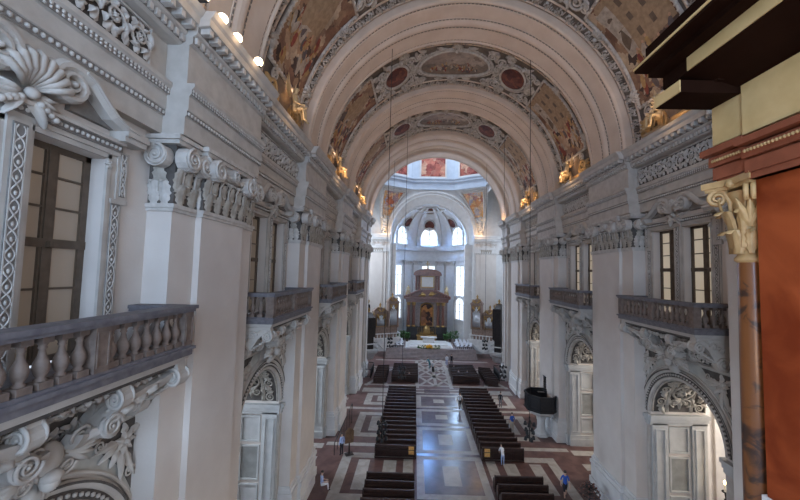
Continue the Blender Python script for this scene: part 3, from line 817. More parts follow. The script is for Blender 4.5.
for sd in ('left','right'):
    for k,y,w in bays(sd):
        (loc,rz)=place(sd,y)
        t=thing('window_surround','%s twin window surround topped by two scrolls, upper %s wall'%(w,sd),'window surround',loc,rz,'window surrounds above the balconies')
        for n in SP: addpart(t,'scroll' if n.startswith('scroll') else n,SP[n])
# ------------------------------------------------------------------ figures (skin-modifier bodies)
def skin_mesh(name,verts,edges,radii,sub=1):
    me=bpy.data.meshes.new(name); me.from_pydata([tuple(v) for v in verts],edges,[]); me.update()
    o=bpy.data.objects.new(name,me); COL.objects.link(o)
    sk=o.modifiers.new('s','SKIN'); sk.use_smooth_shade=True
    for i,r in enumerate(radii): me.skin_vertices[0].data[i].radius=(r if isinstance(r,tuple) else (r,r))
    me.skin_vertices[0].data[0].use_root=True
    ss=o.modifiers.new('u','SUBSURF'); ss.levels=sub
    dg=bpy.context.evaluated_depsgraph_get(); new=bpy.data.meshes.new_from_object(o.evaluated_get(dg))
    bpy.data.objects.remove(o); bpy.data.meshes.remove(me)
    new.name=name; return new
def person_mesh(pose='stand',shirt='blue',pants='dark',sleeve='long',skirt=False,hgt=1.72):
    # x right, y forward, z up
    J={}
    sit=pose=='sit'; walk=pose=='walk'; kneel=pose=='bend'
    hz=.92 if not sit else .50
    J['pel']=(0,0,hz); lean=.0 if not kneel else .35
    J['waist']=(0,.02+lean*.25,hz+.16); J['chest']=(0,.02+lean*.9,hz+.36-lean*.1); J['up']=(0,0+lean*1.3,hz+.50-lean*.2); J['neck']=(0,.02+lean*1.5,hz+.58-lean*.2); J['h0']=(0,.04+lean*1.6,hz+.66-lean*.22); J['h1']=(0,.045+lean*1.7,hz+.76-lean*.25)
    J['h2']=(0,.03+lean*1.75,hz+.80-lean*.25)
    for s,n in ((-1,'l'),(1,'r')):
        st=.16*s if walk else 0
        J['hip'+n]=(.09*s,0,hz-.03)
        if sit: J['kn'+n]=(.11*s,.42,hz+.0); J['an'+n]=(.11*s,.44,.10); J['toe'+n]=(.12*s,.60,.05)
        else: J['kn'+n]=(.10*s,st*.9+.03,.50); J['an'+n]=(.10*s,st*1.5-.03*(s if walk else 0),.09); J['toe'+n]=(.11*s,st*1.5+.14,.045)
        y=J['up'][1]; z=J['up'][2]
        J['sh'+n]=(.18*s,y,z-.03)
        if sit: J['el'+n]=(.23*s,y+.08,z-.30); J['wr'+n]=(.14*s,y+.30,z-.36); fd=Vector((-.1*s,.9,-.25))
        elif kneel: J['el'+n]=(.22*s,y+.05,z-.29); J['wr'+n]=(.16*s,y+.16,z-.50); fd=Vector((0,.4,-.9))
        else: J['el'+n]=(.24*s,y-.03-st*.4,z-.30); J['wr'+n]=(.25*s,y+.05-st*.8,z-.55); fd=Vector((-.05*s,.25,-.95))
        w=Vector(J['wr'+n]); fd.normalize(); side=fd.cross(Vector((s*1.,.2,0))).normalized()
        J['pa'+n]=tuple(w+fd*.075)
        for k in range(4):
            b=w+fd*.095+side*(.027*(1.5-k)); L=(.070,.080,.076,.060)[k]
            J['f%d%sa'%(k,n)]=tuple(b); J['f%d%sb'%(k,n)]=tuple(b+fd*L*.6-Vector((.02*s,0,0))*.5); J['f%d%sc'%(k,n)]=tuple(b+fd*L-Vector((.03*s,0,0)))
        J['t%sa'%n]=tuple(w+fd*.035+side*.035); J['t%sb'%n]=tuple(w+fd*.075+side*.062)
    names=list(J); ix={n:i for i,n in enumerate(names)}
    Ed=[];R={}
    def e(a,b): Ed.append((ix[a],ix[b]))
    for a,b in zip(('pel','waist','chest','up','neck','h0','h1'),('waist','chest','up','neck','h0','h1','h2')): e(a,b)
    for n in 'lr':
        for a,b in (('pel','hip'),('hip','kn'),('kn','an'),('an','toe')): e(a+(n if a!='pel' else ''),b+n)
        e('up','sh'+n);e('sh'+n,'el'+n);e('el'+n,'wr'+n);e('wr'+n,'pa'+n)
        for k in range(4): e('pa'+n,'f%d%sa'%(k,n));e('f%d%sa'%(k,n),'f%d%sb'%(k,n));e('f%d%sb'%(k,n),'f%d%sc'%(k,n))
        e('wr'+n,'t%sa'%n);e('t%sa'%n,'t%sb'%n)
    rad={'pel':(.15,.11),'waist':(.135,.10),'chest':(.155,.11),'up':(.13,.09),'neck':(.052,.052),'h0':(.065,.075),'h1':(.082,.095),'h2':(.06,.075)}
    for n in 'lr':
        rad.update({'hip'+n:(.095,.095),'kn'+n:(.062,.062),'an'+n:(.045,.045),'toe'+n:(.045,.035),'sh'+n:(.06,.06),'el'+n:(.043,.043),'wr'+n:(.028,.026),'pa'+n:(.036,.016),'t%sa'%n:(.011,.011),'t%sb'%n:(.009,.009)})
        for k in range(4):
            for q,r in (('a',.0095),('b',.009),('c',.008)): rad['f%d%s%s'%(k,n,q)]=(r,r)
    me=skin_mesh('person_body',[J[n] for n in names],Ed,[rad[n] for n in names],1)
    me.materials.clear()
    for x in ('skin',shirt,pants,'shoe'): me.materials.append(M[x])
    # nose, ears, brow
    bm=bmesh.new(); bm.from_mesh(me)
    segs=[]
    def sg(a,b,m): segs.append((Vector(J[a]),Vector(J[b]),m))
    sg('h0','h2',0); sg('neck','h0',0)
    for a,b in (('pel','waist'),): sg(a,b,1)
    sg('waist','chest',1);sg('chest','up',1)
    for n in 'lr':
        sg('up','sh'+n,1);sg('sh'+n,'el'+n,1);sg('el'+n,'wr'+n,1 if sleeve=='long' else 0);sg('wr'+n,'pa'+n,0)
        for k in range(4): sg('f%d%sa'%(k,n),'f%d%sc'%(k,n),0)
        sg('hip'+n,'kn'+n,2);sg('kn'+n,'an'+n,2 if sleeve!='shorts' else 0);sg('an'+n,'toe'+n,3);sg('pel','hip'+n,2)
    for f in bm.faces:
        c=f.calc_center_median(); best=9
        for a,b,m in segs:
            d=b-a; t=max(0,min(1,(c-a).dot(d)/max(d.length_squared,1e-9))); L=(c-a-d*t).length
            if L<best: best=L; f.material_index=m
        f.smooth=True
    h=Vector(J['h1'])
    def blob(c,r):
        q=bmesh.ops.create_uvsphere(bm,u_segments=6,v_segments=5,radius=1,matrix=Matrix.Translation(c)@Matrix.Diagonal((*r,1)))
        for v in q['verts']:
            for f in v.link_faces: f.material_index=0; f.smooth=True
    blob(h+Vector((0,.10,-.02)),(.014,.022,.026)); blob(h+Vector((.083,0,-.01)),(.012,.02,.032)); blob(h+Vector((-.083,0,-.01)),(.012,.02,.032)); blob(h+Vector((0,.088,-.065)),(.028,.012,.008))
    bm.to_mesh(me); bm.free()
    hb=MB()
    R=Matrix.Rotation(-.35,3,'X')
    def cap(a,b):
        th=2*pi*a; ph=b*pi*.58
        return tuple(h+Vector((0,-.018,.012))+R@Vector((.096*sin(ph)*cos(th),.108*sin(ph)*sin(th),.105*cos(ph))))
    hb.grid(cap,14,6)
    eb=MB()
    for s in (-1,1): eb.ell(h+Vector((.033*s,.092,.012)),(.013,.008,.009),6,4)
    return me,hb.mesh('hair','hair'),eb.mesh('eyes','eye')
PM={}
def person(pos,rz,label,pose='stand',shirt='blue',pants='dark',sleeve='long',scale=1.,hair=None):
    key=(pose,shirt,pants,sleeve)
    if key not in PM: PM[key]=person_mesh(pose,shirt,pants,sleeve)
    b,h,e=PM[key]
    o=bpy.data.objects.new('person',b); COL.objects.link(o); o.location=pos; o.rotation_euler.z=rz; o.scale=(scale,)*3
    tag(o,label,'person')
    for nm,me in (('hair',h),('eyes',e)):
        c=bpy.data.objects.new(nm,me); COL.objects.link(c); c.parent=o
    return o
def statue_mesh(m,pose='sit',wings=True):
    me,h,e=person_mesh(pose,'gilt','gilt')
    me=me.copy(); me.materials.clear(); me.materials.append(M[m])
    for p in me.polygons: p.material_index=0
    mb=MB()
    P=lambda s:(lambda u,v,hh:(s*u,-.12-hh*.4,v))
    if wings:
        for s in (-1,1):
            for i in range(5): leaf(mb,P(s),.06,1.0 if pose=='sit' else 1.45,.95-.3*i,.75-.06*i,.2,.1,.15)
    # drapery
    for i in range(9):
        a=2*pi*i/9; leaf(mb,lambda u,v,hh,a=a:((.10+hh+.12*u)*cos(a)*1.2,(.10+hh+.25*u)*sin(a)+.1*u,(.62 if pose=='sit' else 1.0)-u),0,0,0,.55 if pose=='sit' else .85,.2,.12,.2)
    return me,mb.mesh('drapery',m)
# ------------------------------------------------------------------ vault decoration: frescoes, medallions, stucco
def PV(u,v,h): return ((RV-h)*sin(u/RV),v,ZC+(RV-h)*cos(u/RV))
M['vground']=mat('vault_ground_and_shade',(.11,.09,.075),.9,(.17,.14,.118),2.)  # vault ground, darkened to carry the shade behind the stucco
def vault_parts():
    out={}
    mb=MB()
    mb.grid(lambda a,b:PV(-16.5+33*a,-3.45+6.9*b,.03),44,2)
    out['ground']=mb.mesh('ground','vground')
    for nm,s in (('a',-1),('b',1)):
        mb=MB(); v=s*2.92
        for e in (-.40,.36): mb.tube([PV(-16.4+32.8*i/60,v+e,.07) for i in range(61)],.075,5,1)
        rinceau(mb,PV,-16.2,16.2,v-.30,v+.28,.20,0,.82)
        for i in range(7):
            u=-13.5+4.5*i
            for k in range(5): leaf(mb,PV,u,v-s*.3,(-s)*pi/2+(k-2)*.45,.62,.24,.26,0,0)
            mb.ell(PV(u,v-s*.2,.2),.15,6,5,0)
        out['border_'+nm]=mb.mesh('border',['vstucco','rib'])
    # oval picture at the crown
    mb=MB()
    mb.grid(lambda a,b:PV(3.0*b*cos(2*pi*a),1.7*b*sin(2*pi*a),.07),36,6)
    out['oval']=mb
    mb=MB()
    N=48
    for r,t,h in ((1.,.13,.12),(1.12,.06,.10)):
        mb.tube([PV(3.12*r*cos(2*pi*i/N),1.82*r*sin(2*pi*i/N),h) for i in range(N+1)],t,6)
    for i in range(N): leaf(mb,PV,3.12*1.03*cos(2*pi*i/N),1.82*1.03*sin(2*pi*i/N),2*pi*i/N,.28,.24,.12,0,None,3)
    for s in (-1,1):
        for k in range(7): leaf(mb,PV,0,s*1.82,s*pi/2+(k-3)*.42,.62,.24,.26,0)
        mb.ell(PV(0,s*1.87,.2),.2,8,5)
    for su in (-1,1):
        for sv in (-1,1):
            spiral(mb,PV,su*3.0,sv*1.75,.42,2,su*sv,0,.2,.2); leaf(mb,PV,su*2.6,sv*2.0,(0 if su>0 else pi)+.5*su*sv,.9,.36,.25,.1); leaf(mb,PV,su*3.3,sv*1.3,sv*pi/2-su*sv*.3,.8,.34,.25,.1); leaf(mb,PV,su*1.7,sv*2.15,(pi if su>0 else 0),.8,.3,.22,.1)
            mb.ell(PV(su*3.45,sv*2.1,.2),(.18,.18,.2),7,5)
    out['ovalframe']=mb
    mb=MB()
    mb.grid(lambda a,b:PV(1.12*b*cos(2*pi*a),1.4*b*sin(2*pi*a),.10+.14*(1-b*b)),26,5)
    out['medal']=mb
    mb=MB()
    for r,t,h in ((1.06,.12,.14),(1.25,.07,.1)):
        mb.tube([PV(1.12*r*cos(2*pi*i/30),1.4*r*sin(2*pi*i/30),h) for i in range(31)],t,6)
    for s in (-1,1):
        for e in (-1,1):
            spiral(mb,PV,s*1.35,e*1.55,.5,2,s*e,0,.2,.25); spiral(mb,PV,s*1.55,e*.7,.34,2,-s*e,0,.2,.22)
            leaf(mb,PV,s*.8,e*1.7,pi/2*e-.5*s*e,.8,.4,.28,.1); leaf(mb,PV,s*1.7,e*1.2,(0 if s>0 else pi)+.7*e*s,.8,.4,.28,.1)
            mb.ell(PV(s*1.45,e*1.1,.25),(.2,.2,.24),7,6); mb.ell(PV(s*.5,e*1.85,.25),(.18,.18,.2),7,5); leaf(mb,PV,s*.4,e*1.9,(0 if s>0 else pi),.7,.3,.25,.2)
        for k in range(5): leaf(mb,PV,s*1.25,0,(0 if s>0 else pi)+(k-2)*.5,.75,.3,.28,0)
    out['medalframe']=mb
    mb=MB()
    mb.grid(lambda a,b:PV(7.75+6.5*a,(-2.15-.06*a)+(4.3+.12*a)*b,.07),16,6)
    out['side']=mb
    mb=MB()
    c=[(7.7,-2.18),(7.7,2.18),(14.3,2.26),(14.3,-2.26),(7.7,-2.18)]
    for i in range(4):
        (a,b),(d,e)=c[i],c[i+1]
        mb.tube([PV(a+(d-a)*k/8,b+(e-b)*k/8,.12) for k in range(9)],.10,6)
        n=int(Vector((d-a,e-b)).length/.3)
        for k in range(n): mb.ell(PV(a+(d-a)*(k+.5)/n,b+(e-b)*(k+.5)/n,.19),(.09,.09,.09),5,4)
    for v in (-1.5,1.5):
        spiral(mb,PV,7.35,v,.36,2,1 if v>0 else -1,0,.2,.22); spiral(mb,PV,14.75,v,.36,2,1 if v>0 else -1,0,.2,.22)
    for k in range(5): leaf(mb,PV,7.6,0,pi+(k-2)*.5,.7,.28,.25,0)
    out['sideframe']=mb
    mb=MB()
    # scroll cresting at the springing
    for v in (-1.5,1.5):
        spiral(mb,PV,15.5,v,.55,2,1 if v>0 else -1,0,.2,.25)
        for k in range(4): leaf(mb,PV,15.6,v*1.2,pi/2*(1 if v>0 else -1)+(k-1.5)*.5,.7,.34,.3,.1)
        leaf(mb,PV,16.2,v*.6,pi,.9,.4,.25,.1)
    mb.tube([PV(16.1,-2.2,.2),PV(16.1,2.2,.2)],.16,8)
    out['foot']=mb
    return out
def pdisc(mb,u,v,ru,rv,ang,h,m):
    n=9; ca,sa=cos(ang),sin(ang)
    vs=[PV(u+ru*cos(2*pi*i/n)*ca-rv*sin(2*pi*i/n)*sa, v+ru*cos(2*pi*i/n)*sa+rv*sin(2*pi*i/n)*ca,h) for i in range(n)]
    mb.add(vs,[tuple(range(n))],False,m)
def crowd(mb,rg,n,u0,u1,v0,v1,sz,up=(1,0),k0=1):     # little painted figures; "up" points to their heads in (u,v)
    items=[(rg.uniform(u0,u1),rg.uniform(v0,v1)) for _ in range(n)]
    for j,(u,v) in enumerate(items):
        a=math.atan2(up[1],up[0])+rg.uniform(-.4,.4); z=.078+.0015*j
        pdisc(mb,u,v,sz,sz*.42,a,z,k0+1+rg.randrange(4))
        pdisc(mb,u-.3*sz*cos(a+1),v-.3*sz*sin(a+1),sz*.7,sz*.26,a+rg.uniform(-1,1),z+.0004,k0+1+rg.randrange(4))
        pdisc(mb,u+sz*1.1*cos(a),v+sz*1.1*sin(a),sz*.22,sz*.2,a,z+.0008,k0)
FIGM=['f_skin','f_c1','f_c2','f_c3','f_c4','f_win']
for n_,c_,d_ in (('f_skin',(.42,.25,.16),(.34,.19,.12)),('f_c1',(.22,.05,.03),(.14,.03,.02)),('f_c2',(.36,.23,.09),(.25,.14,.06)),('f_c3',(.07,.06,.065),(.11,.08,.07)),('f_c4',(.38,.32,.26),(.25,.2,.16)),('f_win',(.09,.06,.04),(.13,.09,.06)),('f_wall',(.30,.205,.125),(.22,.145,.085))):
    M[n_]=mat('paint_'+n_,c_,.85,d_,4.)
VP=vault_parts()
VM={}
for n,mtl in (('ovalframe','vstucco'),('medalframe','vstucco'),('sideframe','vstucco'),('foot','goldlit')): VM[n]=VP[n].mesh('frame' if n!='foot' else 'springing_stucco',mtl)
rg=random.Random(11)
for j in range(3):
    mb=MB(); mb.v,mb.f,mb.mi,mb.sm=[list(x) for x in (VP['oval'].v,VP['oval'].f,VP['oval'].mi,VP['oval'].sm)]
    crowd(mb,rg,30,-2.1,2.1,.45,1.05,.27,(0,-1),1); crowd(mb,rg,7,-1.3,1.5,.0,.5,.22,(0,-1),1)
    VM['oval%d'%j]=mb.mesh('picture',['f_skyl']+FIGM)
    VM['medal%d'%j]=VP['medal'].mesh('picture','f_red')
for j in range(6):
    mb=MB(); mb.v,mb.f,mb.mi,mb.sm=[list(x) for x in (VP['side'].v,VP['side'].f,VP['side'].mi,VP['side'].sm)]
    if j%2==0:      # a painted palace front with dark windows above a crowd
        mb.grid(lambda a,b:PV(7.9+3.6*a,-2.0+(3.6-.6*a)*b,.074),6,2,7)
        for i in range(3):
            for k in range(2):
                u,v=8.5+.95*i+rg.uniform(-.06,.06),-1.05+1.0*k
                mb.grid(lambda a,b:PV(u+.5*a,v+.3*b,.077),1,1,6)
        mb.grid(lambda a,b:PV(8.2+3.3*a,.75+(1.0-.3*a)*b,.0765),4,1,5); pdisc(mb,10.6,1.15,.8,.3,0,.078,6); pdisc(mb,8.9,1.2,.35,.22,0,.078,6)
        crowd(mb,rg,26,11.5,13.6,-1.8,1.8,.42,(-1,0),1)
    else:           # a pale arch with a robed crowd
        pdisc(mb,10.2,.2,2.0,1.15,0,.074,7); pdisc(mb,10.6,.2,1.5,.75,0,.0755,5)
        crowd(mb,rg,30,10.8,13.5,-1.8,1.8,.45,(-1,0),1); crowd(mb,rg,6,8.6,10.2,-1.4,1.4,.35,(-1,0),1)
    VM['side%d'%j]=mb.mesh('picture',['f_brown']+FIGM+['f_wall'])
st_me,st_dr=statue_mesh('gilt','sit')
ORD_V=['nearest','middle','farthest']
def sub(t,name,me,rz=0.): return addpart(t,name,me,(0,0,0),rz)
for j in range(3):
    yc=(PIER[j+1]+PIER[j+2])/2; w=ORD_V[j]
    t=thing('stucco_vault_bay','%s vault bay stucco ground with two foliage borders'%w,'stucco',(0,yc,0),0,'stucco vault bays')
    sub(t,'ground',VP['ground']); sub(t,'border',VP['border_a']); sub(t,'border',VP['border_b'])
    t=thing('ceiling_fresco','oval crown painting in a wreath frame, %s vault bay'%w,'painting',(0,yc,0),0,'oval ceiling paintings'); sub(t,'picture',VM['oval%d'%j]); sub(t,'frame',VM['ovalframe'])
    for s,sn in ((-1,'left'),(1,'right')):
        t=thing('ceiling_fresco','large brown fresco on the %s flank of the %s vault bay'%(sn,w),'painting',(0,yc,0),0 if s>0 else pi,'flank frescoes'); sub(t,'picture',VM['side%d'%(2*j+(s<0))]); sub(t,'frame',VM['sideframe'])
        t=thing('red_medallion','dark red oval medallion left of the crown, %s vault bay'%w if s<0 else 'dark red oval medallion right of the crown, %s vault bay'%w,'medallion',(0,yc,0),0,'red medallions')
        o=sub(t,'disc',VM['medal0']); o.rotation_euler=(0,s*5.35/RV,0); o.location=(0,0,0)
        # turn the crown-centred meshes down the vault about its axis
        Mx=Matrix.Translation((0,0,ZC))@Matrix.Rotation(s*5.35/RV,4,'Y')@Matrix.Translation((0,0,-ZC))
        o.matrix_local=Mx; o2=sub(t,'frame',VM['medalframe']); o2.matrix_local=Mx
        t=thing('gold_lit_statue','gold-lit winged figure at the %s foot of the %s vault bay'%(sn,w),'statue',(s*9.75,yc,ZC+.05),pi/2 if s>0 else -pi/2,'gold-lit springing figures')
        o=sub(t,'figure',st_me); o.scale=(1.45,1.3,1.5); o=sub(t,'drapery',st_dr); o.scale=(1.45,1.3,1.5)
        tag(sub_:=bpy.data.objects.new('springing_ornament',VM['foot']),'gold-lit scroll and leaf cresting at the %s foot of the %s vault bay'%(sn,w),'ornament','springing ornaments'); COL.objects.link(sub_); sub_.location=(0,yc,0); sub_.rotation_euler.z=0 if s>0 else pi
# ------------------------------------------------------------------ crossing, drum and choir
YW=66.0; RC=8.1; CZ=22.1
mb=MB()
def hole_wall(y,x0,x1,z0,z1,r,cz,n=40):
    mb.quad((x0,y,z0),(-r,y,z0),(-r,y,z1),(x0,y,z1)); mb.quad((r,y,z0),(x1,y,z0),(x1,y,z1),(r,y,z1))
    for i in range(n):
        a0,a1=pi*i/n,pi*(i+1)/n
        mb.quad((r*cos(a0),y,cz+r*sin(a0)),(r*cos(a1),y,cz+r*sin(a1)),(r*cos(a1),y,z1),(r*cos(a0),y,z1))
hole_wall(YW,-20,20,0,33.5,RC,CZ)
struct(mb,'wall_choir','pale',fix=False)
mb=MB()
for sx in (-1,1):
    mb.quad((sx*20.2,YEND,0),(sx*20.2,YW,0),(sx*20.2,YW,34),(sx*20.2,YEND,34))
    mb.quad((sx*10,YEND,33.5),(sx*20.2,YEND,33.5),(sx*20.2,YW,33.5),(sx*10,YW,33.5))
    mb.quad((sx*10,55.6,30),(sx*10,YW,30),(sx*10,YW,33.5),(sx*10,55.6,33.5))
    mb.quad((sx*10.4,YEND,0),(sx*20.2,YEND,0),(sx*20.2,YEND,34),(sx*10.4,YEND,34))
struct(mb,'wall_transept','pale',fix=False)
OCT=[(-4.2,66),(4.2,66),(9.9,62.4),(9.9,55.6),(4.2,52),(-4.2,52),(-9.9,55.6),(-9.9,62.4)]
mb=MB()
for i in range(8):
    a,b=OCT[i],OCT[(i+1)%8]
    zb=31.2 if i in (0,1,2,6,7) else 34.2
    mb.quad((*a,zb),(*b,zb),(*b,48),(*a,48)); mb.add([(*a,48),(*b,48),(0,59,56)],[(0,1,2)])
for sx in (-1,1):
    for y0,y1 in ((YW,62.4),(YEND,55.6)):
        mb.add([(sx*9.9,y0,33.5),(sx*4.2,y0,33.5),(sx*9.9,y1,33.5)],[(0,1,2)])
struct(mb,'wall_drum','drum',fix=False)
mb=MB()
def octring(z0,z1,e):
    c=Vector((0,59)); q=[Vector(p)+(c-Vector(p)).normalized()*e for p in OCT]
    for i in range(8):
        if i in (3,4,5) and z0<34: continue
        a,b=q[i],q[(i+1)%8]; A,B=OCT[i],OCT[(i+1)%8]
        mb.quad((a.x,a.y,z0),(b.x,b.y,z0),(b.x,b.y,z1),(a.x,a.y,z1)); mb.quad((*A,z0),(*B,z0),(b.x,b.y,z0),(a.x,a.y,z0)); mb.quad((*A,z1),(*B,z1),(b.x,b.y,z1),(a.x,a.y,z1))
octring(31.1,31.5,.5);octring(31.5,32.6,.25);octring(32.6,33.1,.6);octring(33.1,33.3,.8);octring(38.6,39.2,.5)
struct(mb,'trim_%d'%ti,'drum'); ti+=1
# drum paintings and pendentives
dn=['far','right diagonal','right','','', '','left','left diagonal']
for i in (0,1,2,6,7):
    a,b=Vector(OCT[i]),Vector(OCT[(i+1)%8]); d=(b-a); L=d.length; d.normalize(); nrm=Vector((d.y,-d.x))
    if nrm.dot(Vector((0,59))-a)<0: nrm=-nrm
    c=(a+b)/2; w=min(2.35,L*.33)
    P=lambda u,v,h:(c.x+d.x*u+nrm.x*h,c.y+d.y*u+nrm.y*h,v)
    t=thing('drum_painting','red and gold figure painting on the %s face of the drum'%dn[i],'painting',(0,0,0),0,'drum paintings')
    m1=MB(); m1.prism([(-w,33.75),(w,33.75),(w,38.2),(-w,38.2)],.02,.06,P); m1.build('picture','f_dome',t)
    m1=MB(); frame_rect(m1,P,-w-.3,w+.3,33.45,38.5,.3,.18); m1.build('frame','pale',t)
for sx,sn in ((-1,'left'),(1,'right')):
    B=Vector((sx*9.7,65.9,21.9)); T1=Vector((sx*4.4,65.95,31.2)); T2=Vector((sx*9.9,62.4,31.2))
    def Q(a,b,h,sx=sx,B=B,T1=T1,T2=T2):
        t=T1.lerp(T2,a); p=B.lerp(t,b); mid=Vector((sx*-.6,-.6,-.4)); p+=mid*(-1.2*sin(pi*b)*.5)
        n=Vector((-sx*.6,-.7,-.25)); return tuple(p+n*h)
    m1=MB(); m1.grid(lambda a,b:Q(a,b,0),10,12); struct(m1,'trim_%d'%ti,'pale'); ti+=1
    t=thing('pendentive_painting','gold and blue triangular painting on the %s far pendentive'%sn,'painting',(0,0,0),0,'pendentive paintings')
    m1=MB(); m1.grid(lambda a,b:Q(.16+.68*a,.40+.5*b,.12),10,8); m1.build('picture','f_pend',t)
    m1=MB()
    for pts in ([(.12,.36+.58*i/8) for i in range(9)],[(.88,.36+.58*i/8) for i in range(9)],[(.12+.76*i/8,.94) for i in range(9)],[(.12+.76*i/8,.36) for i in range(9)]):
        m1.tube([Q(a,b,.15) for a,b in pts],.2,6)
    for k in range(5): 
        m1.ell(Q(.5,.08+.06*k,.35),(.35+.06*k,.3,.4),7,5); leaf(m1,lambda u,v,h:Q(.5+u*.2,.1+v*.06,.2+h),0,k*1.1,.6+1.6*(k%2),1.6,.8,.3,0)
    m1.build('frame','stucco',t)
# choir arch mouldings
mb=MB()
arcband(mb,[(RC+.75,0),(RC+.75,-.25),(RC+.45,-.3),(RC+.42,-.1),(RC+.1,-.1),(RC+.05,-.28),(RC-.1,-.28),(RC-.15,0),(RC-.1,1.2)],YW,48,CZ)
for sx in (-1,1):
    a,b=sorted((sx*(RC-.15),sx*(RC+.6))); mb.box(a,b,YW-.28,YW+1,0,CZ)
struct(mb,'trim_%d'%ti,'pale'); ti+=1
mb=MB()
for sx in (-1,1):
    for z0,z1,e in ((18.9,19.6,.5),(19.6,20.4,.6),(20.4,21.2,.5),(21.2,21.6,.9),(21.6,22.0,1.15),(22.0,22.3,1.3)):
        a,b=sorted((sx*(RC-.1),sx*13.6)); mb.box(a,b,YW-e,YW,z0,z1)
struct(mb,'trim_%d'%ti,'pale'); ti+=1
for sx,sn in ((-1,'left'),(1,'right')):
    t=thing('pilaster','pale pilaster on the choir side of the crossing, %s of the high altar'%sn,'pilaster',(sx*10.4,YW,0),-pi/2,'pilasters along the nave')
    for n in ('base','shaft','capital'):
        o=addpart(t,n,PP[n]); o.scale=(.5,.8,1.12)
# apse
AX,AY,AR=-.25,67.2,7.6
def PA_(az,r,z): return (AX+r*sin(az),AY+r*cos(az),z)
mb=MB()
mb.grid(lambda a,b:PA_(-pi/2+pi*a,AR,24*b),32,1,smooth=True)
for sx in (-1,1): mb.quad((AX+sx*AR,AY,0),(sx*RC,YW,0),(sx*RC,YW,24),(AX+sx*AR,AY,24))
mb.grid(lambda a,b:PA_(-pi/2+pi*a,(AR+.02)*cos(b*pi/2),20.8+1.02*AR*sin(b*pi/2)),32,12)
mb.grid(lambda a,b:((1-b)*(RC+.02)*cos(pi*a)+b*(AX+(AR+.03)*cos(pi*a)),YW-.02+b*(AY-YW+.04),(1-b)*(CZ+(RC+.02)*sin(pi*a))+b*(20.8+1.02*(AR+.03)*sin(pi*a))),40,2)
for sx in (-1,1): mb.add([(sx*RC,YW,CZ+.3),(sx*RC,YW,19.5),(AX+sx*AR,AY+.05,19.5),(AX+sx*AR,AY+.05,20.9)],[(0,1,2,3)])
struct(mb,'wall_apse','pale',fix=False)
mb=MB()
ang=lambda h0,h1,e:None
for r0,z0,z1 in ((.25,17.6,18.2),(.35,18.2,18.7),(.22,18.7,19.5),(.5,19.5,19.8),(.75,19.8,20.3),(.85,20.3,20.6)):
    mb.grid(lambda a,b:PA_(-pi/2+pi*a,AR-r0,z0+(z1-z0)*b),32,1); 
    for z in (z0,z1): mb.grid(lambda a,b:PA_(-pi/2+pi*a,AR-r0*b,z),32,1)
for i in range(60):
    az=-pi/2+pi*(i+.5)/60; mb.ell(PA_(az,AR-.6,19.65),.12,5,4)
for sx in (-1,1):       # corner piers that close the cornice at the choir arch
    c_=AX+sx*AR; x0,x1=sorted((c_-sx*.95,sx*8.2)); mb.box(x0,x1,66.3,67.35,1.4,20.65)
struct(mb,'trim_%d'%ti,'pale'); ti+=1
for i,az in enumerate((-84,-38,-20,20,38,84)):
    a=RAD(az); nm=['leftmost','second','third','fourth','fifth','rightmost'][i]
    t=thing('apse_pilaster','%s pale pilaster round the apse behind the high altar'%nm,'pilaster',PA_(a,AR,0),-a+pi,'apse pilasters')
    w=1.0 if abs(az)!=20 else .85
    m1=MB(); m1.box(-w,w,-.1,.3,1,16.6); m1.box(-w-.12,w+.12,-.1,.4,1,3); m1.build('shaft','pale',t)
    m1=MB(); m1.box(-w,w,-.1,.32,16.6,17.5); 
    for k in range(4): acanthus(m1,lambda u,o,z:(u,.3+o,z),-w+(k+.5)*w/2,16.6,w*.5,.6,.25); acanthus(m1,lambda u,o,z:(u,.3+o,z),-w+(k+.5)*w/2,16.9,w*.5,.7,.3)
    m1.box(-w-.2,w+.2,-.1,.6,17.4,17.6)
    for s in (-1,1): volute(m1,lambda u,o,z:(u,.3+o,z),s*w,17.25,.28,.3,s,.3)
    m1.build('capital','stucco',t)
def apwin(az,r,hw,z0,z1,arch,label=None):
    global wi
    a=RAD(az); t=bpy.data.objects.new('window_%d'%wi,None); COL.objects.link(t); wi+=1; t['kind']='structure'
    t.location=PA_(a,r,0); t.rotation_euler.z=-a+pi
    n=10
    poly=[(-hw,z0),(hw,z0)]
    if arch: poly+=[(hw*cos(pi*i/n),z1-hw+hw*sin(pi*i/n)) for i in range(n+1)]
    else: poly+=[(hw,z1),(-hw,z1)]
    fn=lambda u,v,k:(u,k,v)
    m1=MB(); m1.prism(poly,.04,.08,fn); m1.build('glass','sky',t)
    m1=MB(); k=len(poly)
    sc=lambda p,e:(p[0]*(1+e/hw),(p[1]-(z0+z1)/2)*(1+e*2/(z1-z0))+(z0+z1)/2)
    for i in range(k):
        p,q=poly[i],poly[(i+1)%k]; P_,Q_=sc(p,.25),sc(q,.25)
        for y in (.3,): m1.add([(p[0],y,p[1]),(q[0],y,q[1]),(Q_[0],y,Q_[1]),(P_[0],y,P_[1])],[(0,1,2,3)])
        m1.add([(p[0],-.2,p[1]),(q[0],-.2,q[1]),(q[0],.3,q[1]),(p[0],.3,p[1])],[(0,1,2,3)]); m1.add([(P_[0],-.2,P_[1]),(Q_[0],-.2,Q_[1]),(Q_[0],.3,Q_[1]),(P_[0],.3,P_[1])],[(0,1,2,3)])
    m1.build('frame','pale',t)
    m1=MB(); m1.box(-.06,.06,.05,.14,z0,z1-.05)
    for z in [z0+(z1-z0)*f for f in (.35,.68)]: m1.box(-hw,hw,.06,.12,z-.04,z+.04)
    m1.build('bar','grey',t)
